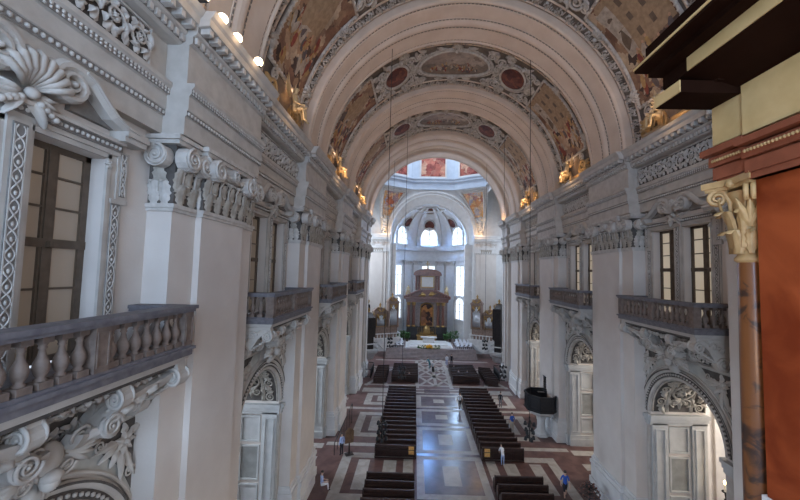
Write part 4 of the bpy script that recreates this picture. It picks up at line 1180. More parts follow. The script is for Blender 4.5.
for az in (0,-60,60):
    apwin(az,AR-.05,1.5 if az else 1.7,10.4,16.4,False)
    if az: apwin(az,AR-.05,1.5,5.6,10.0,True)
    apwin(az,AR-.9,1.75,20.9,24.5,True)
# ribs and red panels in the half dome
mb=MB()
DR=lambda az,el,h:PA_(az,(AR-h)*cos(el),20.8+(AR-h)*1.02*sin(el))
for az in (-84,-38,-17,17,38,84):
    a=RAD(az)
    for da in (-.05,.05):
        pass
    vs=[];
    for i in range(15):
        el=pi/2*.86*i/14
        for da,h in ((-.085,0),(-.085,.28),(.085,.28),(.085,0)): vs.append(DR(a+da,el,h))
    mb.add(vs,[(i*4+j,(i+1)*4+j,(i+1)*4+j+1,i*4+j+1) for i in range(14) for j in range(3)])
mb.tube([DR(pi*i/24-pi/2,pi/2*.72,.2) for i in range(25)],.22,6)
struct(mb,'trim_%d'%ti,'pale'); ti+=1
for az,el,n in ((0,.62,'middle'),(-50,.66,'left'),(50,.66,'right'),(0,1.18,'topmost')):
    a=RAD(az); t=thing('half_dome_painting','small red panel in the half dome, %s one of four'%n,'painting',(0,0,0),0,'half dome panels')
    s=2.2 if n=='topmost' else 1
    m1=MB(); m1.grid(lambda p,q:DR(a+s*.17*q*cos(2*pi*p),el+.14*q*sin(2*pi*p),.12),20,4); m1.build('picture','f_red',t)
    m1=MB(); m1.tube([DR(a+s*.19*cos(2*pi*i/20),el+.16*sin(2*pi*i/20),.16) for i in range(21)],.13,6); m1.build('frame','stucco',t)
# ------------------------------------------------------------------ choir platform and steps
mb=MB()
for i in range(8): mb.box(-8.0,8.0,60.2+.26*i,80,.175*i,.175*(i+1))
struct(mb,'floor_choir',['step'])
mb=MB()
for i in range(3): mb.box(-4.6+.4*i,4.0-.4*i,62.6+.35*i,67.2,1.4+.17*i,1.4+.17*(i+1))
tag(mb.build('altar_dais','marble_w'),'stepped white marble dais carrying the low front altar','dais')
# low front altar with flowers
t=thing('front_altar','white marble low altar table on the stepped dais','altar',(-.3,65.2,1.91))
m1=MB(); m1.box(-1.5,1.5,-.5,.5,.92,1.08); m1.build('tabletop','marble_w',t)
m1=MB(); m1.box(-1.1,1.1,-.35,.35,0,.92); frame_rect(m1,lambda u,v,h:(u,-.35-h,v),-1.0,1.0,.1,.82,.08,.04); m1.build('pedestal','marble_w',t)
t=thing('flower_arrangement','yellow and green flower arrangement spread along the dais front','flowers',(-.3,62.3,1.4))
m1=MB(); random.seed(3)
for i in range(120):
    x=random.uniform(-1.9,1.9); leaf(m1,lambda u,v,h:(x+u,h*1.5,v),0,.05,random.uniform(.2,2.9),random.uniform(.35,.75),.2,.1,.2,None,3)
m1.build('foliage','leafg',t)
m1=MB()
for i in range(46):
    x=random.gauss(0,.35); m1.ell((x,random.uniform(-.25,.1),random.uniform(.15,.75)*(1-abs(x)*.4)),.10,6,4)
m1.build('blossoms','flower',t)
m1=MB()
for i in range(40):
    x=random.choice((-1,1))*random.uniform(.6,1.8); m1.ell((x,random.uniform(-.2,.1),random.uniform(.15,.5)),.09,6,4)
m1.build('blossoms','flower2',t)
# ------------------------------------------------------------------ high altar
t=thing('high_altar','tall dark marble high altar with columns, painting and cross','altar',(-.55,70.6,1.4))
m1=MB(); m1.box(-4.3,4.3,-.6,1.2,0,.6); m1.box(-4.1,-1.6,-.5,1,.6,2.65); m1.box(1.6,4.1,-.5,1,.6,2.65); m1.box(-1.6,1.6,0,1,.6,2.65)
for s in (-1,1): frame_rect(m1,lambda u,v,h,s=s:(s*u,-.5-h,v),1.8,3.9,.8,2.4,.12,.08)
m1.build('plinth','blackwood',t)
m1=MB(); m1.box(-1.9,1.9,-1.6,-.6,0,1.0); m1.box(-2.05,2.05,-1.7,-.5,1.0,1.15); m1.build('mensa','gold',t)
o=MB(); o.box(-.75,.75,-.8,-.1,1.15,2.2); o.lathe([(.75,0),(.7,.2),(.5,.45),(.2,.6),(.05,.9)],(0,-.45,2.2),12)
for s in (-1,1): o.lathe([(.09,1.15),(.07,2.1),(.12,2.2)],(s*.6,-.85,0),8); spiral(o,lambda u,v,h:(u,-.8-h,v),s*1.05,1.5,.3,2,s,0,.2,.05)
o.build('tabernacle','gold',t)
for x in (-1.75,-1.4,-1.05,1.05,1.4,1.75):
    c=MB(); c.lathe([(.14,0),(.15,.06),(.05,.12),(.04,.3),(.07,.36),(.035,.45),(.04,.8),(.09,.85)],(x,-1.1,1.15),8); c.lathe([(.03,.85),(.03,1.45),(.0,1.5)],(x,-1.1,1.15),6); c.build('candlestick','gold',t)
for x in (-3.75,-2.7,2.3,3.3):
    for nm,mt,pr in (('column','altarred',[(.30,.3),(.31,1.2),(.29,3.0),(.26,4.35)]),('column_base','gold',[(.42,0),(.42,.1),(.38,.16),(.33,.2),(.36,.26),(.30,.32)])):
        c=MB(); c.lathe([(r,h+2.65-.0) for r,h in pr],(x,-.2,0),14); c.build(nm,mt,t)
    c=MB(); c.lathe([(.26,0),(.34,.1),(.30,.2),(.44,.55)],(x,-.2,6.95),14); c.box(x-.46,x+.46,-.66,.26,7.5,7.62)
    for k in range(8): acanthus(c,lambda u,o_,z,k=k:(x+(.28+o_)*cos(k*pi/4+u*2),-.2+(.28+o_)*sin(k*pi/4+u*2),z),0,6.95,.22,.45,.16)
    c.build('capital','gold',t)
m1=MB(); m1.box(-4.2,4.2,.3,1.0,2.65,7.6); m1.box(-1.75,-1.35,.1,.4,2.65,7.2);m1.box(1.35,1.75,.1,.4,2.65,7.2); m1.build('back_wall','altargrey',t)
m1=MB(); m1.prism([(-1.2,2.75),(1.2,2.75),(1.2,6.5)]+[(1.2*cos(pi*i/10),6.5+.75*sin(pi*i/10)) for i in range(1,10)]+[(-1.2,6.5)],.2,.28,lambda u,v,k:(u,k,v)); m1.build('painting','f_altar',t)
m1=MB()
pts=[(-1.3,2.7),(-1.3,6.5)]+[(-1.3*cos(pi*i/10),6.5+.85*sin(pi*i/10)) for i in range(1,10)]+[(1.3,6.5),(1.3,2.7),(-1.3,2.7)]
m1.tube([(u,.12,v) for u,v in pts],.12,6); m1.build('painting_frame','gold',t)
m1=MB()
for z0,z1,e in ((7.6,7.9,0),(7.9,8.2,.06),(8.2,8.32,.3),(8.32,8.5,.45)):
    m1.box(-4.3-e,4.3+e,-.5-e,1,z0,z1)
for s in (-1,1):
    m1.box(min(s*2.1,s*4.2),max(s*2.1,s*4.2),-.75,0,7.6,8.3)
m1.build('entablature','altarred',t)
m1=MB()
m1.prism([(-4.6,8.5),(-4.6,8.75),(-1.4,10.1),(1.4,10.1),(4.6,8.75),(4.6,8.5)],-.3,.9,lambda u,v,k:(u,k,v))
sweep(m1,lambda u,v,h:(u,-.3-h,v),[(-4.7,8.6),(-1.3,10.1)],.2,0,.4); sweep(m1,lambda u,v,h:(u,-.3-h,v),[(4.7,8.6),(1.3,10.1)],.2,0,.4)
m1.build('pediment','altarred',t)
m1=MB()
for s in (-1,1): spiral(m1,lambda u,v,h:(u,-.5-h,v),s*.9,9.2,.5,2,s,0,.2,.1); leaf(m1,lambda u,v,h:(u,-.5-h,v),s*.3,9.1,(0 if s>0 else pi),1.6,.5,.3,.2)
m1.build('pediment_ornament','gold',t)
m1=MB(); m1.box(-2.6,2.6,.1,.9,10.0,13.2); m1.build('attic','altargrey',t)
m1=MB(); frame_rect(m1,lambda u,v,h:(u,.1-h,v),-1.4,1.4,10.5,12.9,.2,.15); m1.build('attic_frame','gold',t)
m1=MB(); m1.prism([(-1.2,10.7),(1.2,10.7),(1.2,12.7),(-1.2,12.7)],.02,.08,lambda u,v,k:(u,k,v)); m1.build('attic_relief','pale',t)
for x in (-2.3,-1.7,1.7,2.3):
    c=MB(); c.lathe([(.2,10.1),(.16,10.3),(.16,12.6),(.26,12.9)],(x,-.1,0),10); c.build('attic_column','altarred',t)
m1=MB(); m1.box(-2.9,2.9,-.3,.9,13.0,13.3); m1.prism([(-2.9,13.3)]+[(2.9*cos(pi*i/12),13.3+1.1*sin(pi*i/12)) for i in range(11,0,-1)]+[(2.9,13.3)],-.3,.8,lambda u,v,k:(u,k,v)); m1.build('attic_pediment','altarred',t)
m1=MB(); m1.box(-.09,.09,.2,.35,14.3,16.0); m1.box(-.45,.45,.2,.35,15.3,15.5); m1.lathe([(.3,14.2),(.2,14.45),(.05,14.6)],(0,.28,0),8); m1.build('cross','gold',t)
sm2,sd2=statue_mesh('gilt','stand',False)
for x,n in ((-3.9,'left'),(3.9,'right')):
    o=thing('altar_statue','standing gilt figure on the %s end of the high altar cornice'%n,'statue',(-.55+x,70.5,9.9),pi,'altar statues')
    a=sub(o,'figure',sm2); a.scale=(1.45,)*3; a=sub(o,'drapery',sd2); a.scale=(1.45,)*3
    m1=MB(); m1.lathe([(.4,-.32),(.34,-.1),(.4,0)],n=10); m1.build('pedestal','altarred',o)
# potted greenery by the altar
for i,(x,y,s) in enumerate(((-5.2,69.2,1.3),(-4.4,68.6,1.0),(3.2,68.6,1.0),(4.1,69.2,1.3),(5.2,69.0,1.5),(-6.0,69.0,1.2))):
    t=thing('potted_shrub','dark green shrub in a pot, %s from the left before the high altar'%['second','third','fourth','fifth','sixth','first'][i],'plant',(x,y,1.4),0,'altar shrubs')
    m1=MB(); m1.lathe([(.18,0),(.26,.05),(.3,.4),(.33,.45),(.28,.46)],n=10); m1.build('pot','stone',t)
    m1=MB()
    for k in range(70):
        a=random.uniform(0,2*pi); z=random.uniform(.4,s+.5); r=.5*s*(1-((z-.3)/(s+.5)-.45)**2*2)
        leaf(m1,lambda u,v,h:(cos(a)*(r*.5+u)-sin(a)*v,sin(a)*(r*.5+u)+cos(a)*v,z+h+u*.6),0,0,random.uniform(-.6,.6),.42,.2,.05,.1,None,3)
    m1.build('foliage','leafg',t)
# choir chairs on the platform sides
def chair():
    t=thing('choir_chair','white cushioned dark chair','chair',group='choir chairs')
    m1=MB(); m1.box(-.26,.26,-.26,.26,.42,.46); m1.build('seat','blackwood',t)
    m1=MB(); m1.box(-.25,.25,-.25,.25,.46,.53); m1.build('cushion','white',t)
    m1=MB(); m1.box(-.26,.26,.22,.27,.46,1.1); m1.build('backrest','white',t)
    for x in (-.22,.22):
        for y in (-.22,.22): m1=MB(); m1.box(x-.025,x+.025,y-.025,y+.025,0,.42); m1.build('leg','blackwood',t)
    return t
ch0=chair(); first=True
for s,sn in ((-1,'left'),(1,'right')):
    for r in range(3):
        for k in range(4):
            x=-.2+s*(5.0+.75*k); y=62.9+1.5*r
            lab='white cushioned chair, %s from the aisle in the %s row %s of the altar dais'%(['first','second','third','fourth'][k],['front','middle','back'][r],sn)
            if first: c=ch0; c.location=(x,y,1.4); c.rotation_euler.z=s*.9*-1; c['label']=lab; first=False
            else: dup(ch0,(x,y,1.4),-s*.9,lab)
# ------------------------------------------------------------------ organs on the crossing piers
def organ(name,label,loc,rz,case='altarred',flip=False):
    t=thing(name,label,'organ',loc,rz,'crossing pier organs')
    if flip: t.scale.x=-1
    m1=MB(); m1.prism([(-2.6,0),(2.6,0),(2.4,-.4),(1.4,-.9),(.6,-1.7),(0,-2.0),(-.6,-1.7),(-1.4,-.9),(-2.4,-.4)],-.2,1.6,lambda u,v,k:(u,k,v)); m1.box(-2.7,2.7,-.3,1.7,0,.18); m1.build('tribune','marble_w',t)
    m1=MB(); m1.box(-2.65,2.65,1.5,1.65,.95,1.08); m1.box(-2.65,2.65,1.52,1.63,.18,.3)
    for s in (-1,1): m1.box(min(s*2.5,s*2.65),max(s*2.5,s*2.65),-.2,1.65,.95,1.08)
    m1.build('parapet_rail','marble_w',t)
    for i in range(9): m1=MB(); m1.lathe([(.07,.3),(.12,.5),(.05,.75),(.08,.95)],(-2.4+.6*i,1.58,0),8); m1.build('baluster','marble_w',t)
    m1=MB(); m1.box(-2.2,2.2,.0,1.0,.18,2.0); m1.box(-2.3,-.35,.0,1.05,2.0,6.4); m1.box(-.35,2.3,.0,1.0,2.0,4.7)
    m1.box(-2.45,-.25,-.05,1.2,6.4,6.75); m1.box(-.25,2.45,-.05,1.15,4.7,5.0)
    m1.prism([(-2.4,6.75),(-.3,6.75),(-.7,7.2),(-1.35,7.5),(-2.0,7.2)],.1,.9,lambda u,v,k:(u,k,v)); m1.prism([(-.2,5.0),(2.4,5.0),(1.9,5.5),(1.1,5.7),(.3,5.4)],.1,.9,lambda u,v,k:(u,k,v))
    for x in (-2.2,-.45,2.2): m1.box(x-.14,x+.14,1.0,1.25,2.0,6.4 if x<0 else 4.7)
    m1.build('case',case,t)
    m1=MB()
    for c,z in ((-1.33,7.5),(1.05,5.7)):
        m1.lathe([(.25,0),(.12,.2),(.22,.4),(.0,.8)],(c,.5,z),8)
        for s in (-1,1): spiral(m1,lambda u,v,h:(u,1.1+h,v),c+s*.55,z-.3,.3,2,s,0,.2,.05); leaf(m1,lambda u,v,h:(u,1.1+h,v),c,z-.9,pi/2-s*.9,.9,.3,.1,0)
    for c,hw,z0,z1 in ((-1.33,.75,2.3,6.2),(1.0,.85,2.3,4.5)):
        frame_rect(m1,lambda u,v,h:(u,1.05+h,v),c-hw-.08,c+hw+.08,z0-.1,z1,.09,.1)
        for s in (-1,1): leaf(m1,lambda u,v,h:(u,1.15+h,v),c+s*hw,z1-.1,-pi/2-s*.7,1.1,.4,.1,s*.2)
    m1.build('gilded_carving','gold',t)
    for c,hw,z0,z1 in ((-1.33,.72,2.3,6.0),(1.0,.82,2.3,4.3)):
        for i in range(7):
            x=c-hw+(i+.5)*2*hw/7; hh=z0+(z1-z0)*(1-.09*abs(i-3))
            m1=MB(); m1.lathe([(.02,z0),(.09,z0+.35),(.09,hh),(.0,hh)],(x,1.08,0),8); m1.build('pipe','pipe',t)
    return t
organ('organ','gilded red organ on the far right crossing pier, beside the choir arch',(9.9,63.6,2.9),pi*.86,'organred',True)
o=organ('organ','gilded red organ on the far left crossing pier, beside the choir arch',(-8.6,63.6,2.9),-pi*.86,'organred')
organ('organ','dark organ case peeping past the near right crossing pier',(11.2,54.9,2.9),RAD(62),'blackwood')
organ('organ','dark organ case peeping past the near left crossing pier',(-11.2,54.9,2.9),RAD(-62),'blackwood')
# ------------------------------------------------------------------ pews
def pew():
    t=thing('pew','dark wooden pew','pew',group='nave pews'); W=1.61
    m1=MB(); m1.box(-W,W,-.02,.40,.42,.46); m1.build('seat','pew',t)
    m1=MB(); m1.box(-W,W,-.06,-.02,.12,.98); m1.box(-W-.02,W+.02,-.12,.02,.98,1.03)
    for i in range(4): frame_rect(m1,lambda u,v,h:(u,-.06-h,v),-W+.06+i*.8,-W+.76+i*.8,.2,.9,.06,.02)
    m1.build('backrest','pewface',t)
    for s in (-1,1):
        m1=MB(); pr=[(-.14,0),(.46,0),(.46,.55),(.40,.68),(.22,.72),(.10,.82),(.06,1.02),(-.02,1.07),(-.12,1.05),(-.14,.95)]
        m1.prism(pr,s*W,s*(W+.06),lambda u,v,k:(k,u,v)); m1.build('bench_end','pew',t)
    m1=MB(); m1.box(-W,W,-.42,-.30,.14,.19); m1.box(-W,W,-.24,-.06,.70,.73); m1.build('kneeler','pew',t)
    return t
pw0=None
ordn=['first','second','third','fourth','fifth','sixth','seventh','eighth','ninth','tenth','eleventh','twelfth','thirteenth','fourteenth','fifteenth','sixteenth','seventeenth','eighteenth']
def setpew(x,y,rz,lab,grp,sx=1.):
    global pw0
    if pw0 is None: pw0=pew(); o=pw0; o.location=(x,y,0); o.rotation_euler.z=rz; o['label']=lab; o['group']=grp
    else: o=dup(pw0,(x,y,0),rz,lab,grp)
    if sx!=1: o.scale.x=sx
    return o
for s,sn in ((-1,'left'),(1,'right')):
    for i in range(17): setpew(s*4.33,28.6+.9*i,0,'%s pew from the front edge of the main %s block'%(ordn[i].capitalize(),sn),'main block pews')
    for i in range(4): setpew(s*4.45,24.75-.92*i,0,'dark pew, %s row of the short %s block nearest the viewer'%(['farthest','second','third','nearest'][i],sn),'near block pews')
    for i in range(8): setpew(s*4.2,47.9+.82*i,0,'%s row of the inner %s pew block under the crossing'%(ordn[i],sn),'crossing pews',1.1)
    for i in range(7): setpew(s*7.55,47.2+.85*i,s*-.22,'%s row of the slanted outer %s pew block under the crossing'%(ordn[i],sn),'crossing pews',.52)
for x,n in ((-3.05,'left'),(3.05,'right')):
    m1=MB(); m1.box(-.22,.22,-.03,.0,.0,.62); o=m1.build('notice_board','notice',loc=(x,28.45,.36)); tag(o,'orange notice hung on the back of the first main %s pew'%n,'notice','pew notices')
# ------------------------------------------------------------------ pulpit
t=thing('pulpit','black polygonal pulpit on a pale stone shaft by the right wall','pulpit',(9.15,33.4,0))
n=8
def octp(r,off=pi/8): return [(r*cos(2*pi*i/n+off),r*sin(2*pi*i/n+off)) for i in range(n)]
m1=MB()
for r0,r1,z0,z1 in ((1.5,1.5,2.55,3.75),(1.58,1.58,3.75,3.9),(1.58,1.58,2.45,2.58)):
    o_,i_=octp(r0),octp(r0-.14)
    for i in range(n):
        j=(i+1)%n
        if i in (7,): continue
        m1.quad((*o_[i],z0),(*o_[j],z0),(*o_[j],z1),(*o_[i],z1));m1.quad((*i_[i],z0),(*i_[j],z0),(*i_[j],z1),(*i_[i],z1));m1.quad((*o_[i],z1),(*o_[j],z1),(*i_[j],z1),(*i_[i],z1))
for i in range(7):
    a,b=Vector(octp(1.5)[i]),Vector(octp(1.5)[i+1]); c=(a+b)/2; d=(b-a).normalized(); nn=c.normalized()
    frame_rect(m1,lambda u,v,h:(c.x+d.x*u+nn.x*h,c.y+d.y*u+nn.y*h,v),-.45,.45,2.75,3.6,.08,.04)
m1.build('basket','black',t,fix=False)
m1=MB(); m1.lathe([(0,2.4),(1.46,2.4),(1.5,2.46),(0,2.5)],n=8,a0=pi/8,a1=2*pi+pi/8,smooth=False); m1.build('basket_floor','blackwood',t)
m1=MB(); m1.lathe([(1.42,2.4),(1.3,2.2),(.9,1.95),(.5,1.8),(.38,1.5),(.34,1.0),(.40,.5),(.55,.35),(.6,.2),(.75,.15),(.75,0)],n=8,a0=pi/8,a1=2*pi+pi/8,smooth=False); m1.build('stone_shaft','pale',t)
m1=MB(); m1.box(.9,1.05,1.1,1.85,2.6,4.9); m1.box(.86,1.1,1.05,1.9,4.9,5.0); m1.build('back_door','blackwood',t)
m1=MB(); m1.box(-.3,.3,-.2,.2,3.9,3.95); m1.build('book_rest','blackwood',t)
# ------------------------------------------------------------------ hanging lamps
def pendant(x,y,zb,zt,lab):
    t=thing('pendant_lamp',lab,'lamp',(x,y,zb),0,'wire hung pendant lamps')
    m1=MB(); m1.tube([(0,0,1.6),(0,0,zt-zb)],.022,5); m1.build('wire','black',t)
    m1=MB(); m1.lathe([(.0,-.15),(.05,-.1),(.04,0),(.04,1.5),(.07,1.55),(.0,1.65)],n=8)
    for z in (.15,.65,1.15):
        for i in range(4): a=i*pi/2+z; m1.tube([(0,0,z),(.28*cos(a),.28*sin(a),z-.05)],.02,5)
    m1.build('stem','black',t)
    for z in (.15,.65,1.15):
        for i in range(4):
            a=i*pi/2+z; m1=MB(); m1.lathe([(.05,.1),(.09,.06),(.13,-.14),(.12,-.16),(.0,-.02)],(.30*cos(a),.30*sin(a),z),8); m1.build('lamp_shade','black',t)
for x,y,zb,lab in ((-5.1,24.3,3.4,'black tiered lamp on a long wire above the near left pews'),(5.35,25.2,3.3,'black tiered lamp on a long wire at the right, before the pulpit'),
                   (-4.2,36.2,4.0,'black tiered lamp on a wire over the far half of the left pews'),(6.4,36.8,4.2,'black tiered lamp on a wire over the far right pews'),
                   (-6.3,47.2,4.8,'black tiered lamp on a wire at the left of the crossing'),(6.6,47.2,4.8,'black tiered lamp on a wire at the right of the crossing')):
    zt=ZC+sqrt((RV-.05)**2-x*x)
    near=min(PIER,key=lambda p:abs(p-y))
    if abs(near-y)<2.5: zt=ZC+sqrt(10.0**2-x*x) if abs(near-y)<1.33 else ZC+sqrt(10.32**2-x*x)
    pendant(x,y,zb,zt,lab)
# ------------------------------------------------------------------ floodlights on the left cornice
for i,y in enumerate((9.55,10.5,11.4,12.75)):
    t=thing('floodlight','glowing floodlight on the left cornice, %s from the viewer'%['nearest','second','third','farthest'][i],'lamp',(-9.42 if i<3 else -9.3,y,22.8),0,'cornice floodlights')
    m1=MB(); m1.box(-.45,.1,-.05,.05,0,.04); m1.box(-.02,.02,-.02,.02,.04,.16); m1.build('bracket','black',t)
    d=Vector((.45,-.8,-.35)).normalized()
    R=d.to_track_quat('Z','Y').to_matrix()
    m1=MB(); m1.T=Matrix.Translation((0,0,.2))@R.to_4x4(); m1.lathe([(.0,-.22),(.07,-.2),(.16,-.02),(.185,.05),(.17,.05),(.15,.02)],n=14); m1.build('housing','grey',t)
    m1=MB(); m1.T=Matrix.Translation((0,0,.2))@R.to_4x4(); m1.ell((0,0,.03),(.165,.165,.06),16,8); m1.build('lens','bulb',t)
# ------------------------------------------------------------------ small furniture on the nave floor
t=thing('candle_stand','dark iron votive candle stand at the foot of the nearest right pilaster','candle stand',(8.75,23.6,0))
m1=MB(); m1.lathe([(.35,0),(.33,.05),(.06,.12),(.05,1.0),(.07,1.05)],n=10)
for z,r in ((.75,.62),(1.0,.48),(1.25,.3)):
    m1.tube([(r*cos(2*pi*i/20),r*sin(2*pi*i/20),z) for i in range(21)],.03,5)
    for i in range(6): a=2*pi*i/6; m1.tube([(0,0,z-.1),(r*cos(a),r*sin(a),z)],.02,4)
m1.build('frame','black',t)
for z,r,n in ((.75,.62,12),(1.0,.48,9),(1.25,.3,6)):
    for i in range(n):
        a=2*pi*i/n; m1=MB(); m1.lathe([(.05,.0),(.055,.09),(.0,.1)],(r*cos(a),r*sin(a),z+.02),7); m1.build('votive_cup','altarred',t)
t=thing('notice_stand','tall dark wooden notice stand beside the visitor at the left pilaster','stand',(-8.15,28.9,0),.5)
m1=MB(); m1.box(-.32,.32,-.25,.25,0,.06); m1.box(-.05,.05,-.03,.03,.06,1.0); m1.build('base','blackwood',t)
m1=MB(); m1.box(-.36,.36,-.03,.03,.9,1.85); m1.prism([(-.36,1.85),(.36,1.85),(.15,2.05),(0,2.12),(-.15,2.05)],-.03,.03,lambda u,v,k:(u,k,v)); m1.build('board','wood',t)
t=thing('handrail','slim dark sloping handrail along the left pilaster base','handrail',(-9.0,29.4,0))
m1=MB(); m1.tube([(-.3,-.8,.05),(-.3,-.8,1.0),(.0,5.2,1.9),(.0,5.2,.05)],.035,6); m1.build('rail','black',t)
for k in range(5): m1=MB(); m1.tube([(-.3+.05*(k+1),-.8+k+1,.0),(-.3+.05*(k+1),-.8+k+1,1.15+.15*k)],.02,5); m1.build('post','black',t)
# iron railing at the crossing piers
for s,sn in ((-1,'left'),(1,'right')):
    t=thing('pier_railing','dark iron railing round the foot of the %s crossing pier'%sn,'railing',(s*9.4,49.3,0))
    m1=MB()
    for z in (.2,1.25): m1.tube([(s*.4,-.3,z),(-s*.35,-.3,z),(-s*.35,3.4,z),(s*.4,3.4,z)],.05,5)
    m1.build('rail','black',t)
    for i in range(18): m1=MB(); m1.tube([(-s*.35,-.3+.217*i,0),(-s*.35,-.3+.217*i,1.25)],.035,5); m1.build('bar','black',t)
# chapel interiors: a side altar and a candelabrum in each visible chapel
for k,y in ((1,18.2),(2,29.06)):
    w=ORD_R[k]
    t=thing('side_altar','dark framed red altar painting seen through the %s right arch'%w,'altar',(22.3,y+.6,0),0,'side altars')
    m1=MB(); m1.box(-1.0,0,-1.8,1.8,0,1.2); m1.box(-.6,0,-2.0,2.0,1.2,1.9); m1.build('mensa','altargrey',t)
    m1=MB(); m1.box(-.16,-.02,-1.4,1.4,2.1,6.0); m1.build('painting','f_red',t)
    m1=MB(); frame_rect(m1,lambda u,v,h:(-.14-h,u,v),-1.7,1.7,1.9,6.3,.3,.16); m1.build('frame','gold',t)
    for s in (-1,1): m1=MB(); m1.lathe([(.3,1.9),(.22,2.2),(.2,5.6),(.34,6.2)],(-.35,s*2.05,0),10); m1.build('column','altarred',t)
    m1=MB(); m1.box(-.8,0,-2.6,2.6,6.3,6.9); m1.prism([(-2.6,6.9),(2.6,6.9),(0,8.0)],-.7,0,lambda u,v,kk:(kk,u,v)); m1.build('pediment','altarred',t)
t=thing('candelabrum','black branched candelabrum with lit candles inside the nearest right chapel','candelabrum',(14.5,18.9,0))
t.scale=(1.15,1.15,1.35)
m1=MB(); m1.lathe([(.4,0),(.35,.1),(.08,.25),(.06,2.4),(.12,2.5)],n=10)
for i in range(8):
    a=2*pi*i/8; pts=[(0,0,2.3),(.3*cos(a),.3*sin(a),2.15),(.62*cos(a),.62*sin(a),2.3),(.66*cos(a),.66*sin(a),2.6)]
    m1.tube(pts,.04,5); m1.lathe([(.0,2.55),(.13,2.6),(.13,2.64)],(.66*cos(a),.66*sin(a),0),8)
    for q in range(3): leaf(m1,lambda u,v,h:((.2+u)*cos(a)-v*sin(a),(.2+u)*sin(a)+v*cos(a),2.1+h+.2*q),0,0,(q-1)*.5,.5,.25,.1,.2)
m1.build('frame','black',t)
for i in range(8):
    a=2*pi*i/8; m1=MB(); m1.lathe([(.04,2.62),(.04,2.9),(.0,2.91)],(.66*cos(a),.66*sin(a),0),8); c=m1.build('candle','wax',t)
    m1=MB(); m1.ell((.66*cos(a),.66*sin(a),2.98),(.05,.05,.09),8,6); m1.build('flame','candle',c)
# ------------------------------------------------------------------ people
person((7.42,24.2,0),pi*.98,'person in a blue polo shirt and dark shorts walking on the right side','walk','blue','dark','shorts',1.02)
person((6.57,33.9,0),.2,'person in a blue top standing beside the right pews','stand','blue','beige','short',.98)
person((2.2,38.95,0),.1,'person in a white top and dark trousers walking in the central aisle','walk','white','dark','short',1.0)
person((-8.72,28.7,0),.9,'person in a pale blue shirt and dark trousers beside the left notice stand','stand','lblue','dark','long',1.0)
person((-9.1,24.1,.0),-1.2,'person in pale blue and white sitting on the left pilaster base','sit','lblue','white','short',1.0)
person((4.15,27.9,0),.0,'person in white leaning on the back of the first main right pew','bend','white','lblue','short',.86)
person((6.85,39.6,0),-.4,'person in dark clothes standing far down the right aisle by the pews','stand','dark','grey','long',1.0)
person((-.5,54.5,0),.6,'person in teal bending over in the middle of the star pavement','bend','teal','teal','long',1.0)
person((-.1,52.6,0),-.3,'person in white standing alone on the star pavement','stand','white','dark','short',.95)
person((2.35,56.6,0),.2,'person in white at the right edge of the star pavement','stand','white','lblue','long',1.0)
person((3.15,56.9,0),-.2,'person in dark clothes beside the one in white near the steps','stand','dark','dark','long',1.02)
for x,y,c,lab in ((-4.9,47.95,'dark','person in dark clothes seated at the left of the rearmost left crossing pew'),(-3.6,47.95,'grey','person in grey seated at the right of the rearmost left crossing pew'),
                  (3.0,52.0,'teal','person in teal seated in the sixth row of right crossing pew'),(3.4,49.55,'white','person in white seated toward the left of the third right crossing pew row'),(4.6,49.55,'lblue','person in pale blue seated toward the right of the third right crossing pew row')):
    person((x,y+.12,0),0,lab,'sit',c,'dark','long',.98)
# ------------------------------------------------------------------ marble aedicule beside the viewer
AE=thing('aedicule','red and cream marble pier with heavy dark cornice at the right edge','aedicule',(0,0,0))
XF=1.36
m1=MB(); m1.box(XF,3.2,-2.2,4.42,12.34,16.3); m1.build('pier','redpier',AE)
m1=MB(); m1.box(XF-.03,3.3,-2.2,4.46,12.24,12.34); m1.box(XF-.01,3.3,-2.2,4.45,10.7,12.24); m1.build('plinth','marble_w',AE)
def entab(nm,mt,x0,x1,y0,y1,z0,z1):
    m1=MB(); m1.box(x0,x1,y0,y1,z0,z1); return m1
m1=MB()
for e,z0,z1 in ((.0,16.28,16.36),(.03,16.36,16.52),(.06,16.55,16.68),(.13,16.72,16.80)):
    m1.box(XF-.12-e,3.2,-2.2,4.40+e*.3,z0,z1); m1.box(1.30-e,2.0,4.40,4.92+e,z0+.05,z1+.06)
m1.box(XF-.1,3.2,-2.2,4.40,16.28,16.85); m1.box(1.32,2.0,4.40,4.9,16.35,16.9)
m1.build('architrave','redent',AE)
m1=MB()
for i in range(150): m1.ell((XF-.24,-2.1+.043*i,16.615),(.02,.017,.022),5,4)
m1.build('bead_moulding','capgold',AE); m1=MB()
for i in range(12): m1.ell((1.22,4.44+.041*i,16.67),(.02,.017,.022),5,4)
m1.build('bead_moulding','capgold',AE); m1=MB()
for i in range(14): m1.ell((1.26+.043*i,4.99,16.67),(.017,.02,.022),5,4)
m1.build('bead_moulding','capgold',AE)
m1=MB(); m1.box(XF-.17,3.2,-2.2,4.40,16.86,17.52); m1.box(1.24,2.0,4.40,4.9,16.9,17.45); m1.build('frieze','cream',AE)
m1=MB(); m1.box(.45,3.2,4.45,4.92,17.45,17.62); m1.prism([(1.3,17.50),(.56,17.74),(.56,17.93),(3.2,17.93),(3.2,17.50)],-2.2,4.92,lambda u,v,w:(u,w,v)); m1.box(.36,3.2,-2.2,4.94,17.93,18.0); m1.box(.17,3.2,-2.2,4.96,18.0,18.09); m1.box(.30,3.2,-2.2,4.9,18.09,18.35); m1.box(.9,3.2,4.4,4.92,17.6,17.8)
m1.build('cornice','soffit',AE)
m1=MB(); m1.box(.435,.45,4.45,4.93,17.46,17.62); m1.build('fillet','cream',AE)
m1=MB(); m1.box(.545,.56,-2.2,4.46,17.75,17.93); m1.build('fillet','cream',AE)
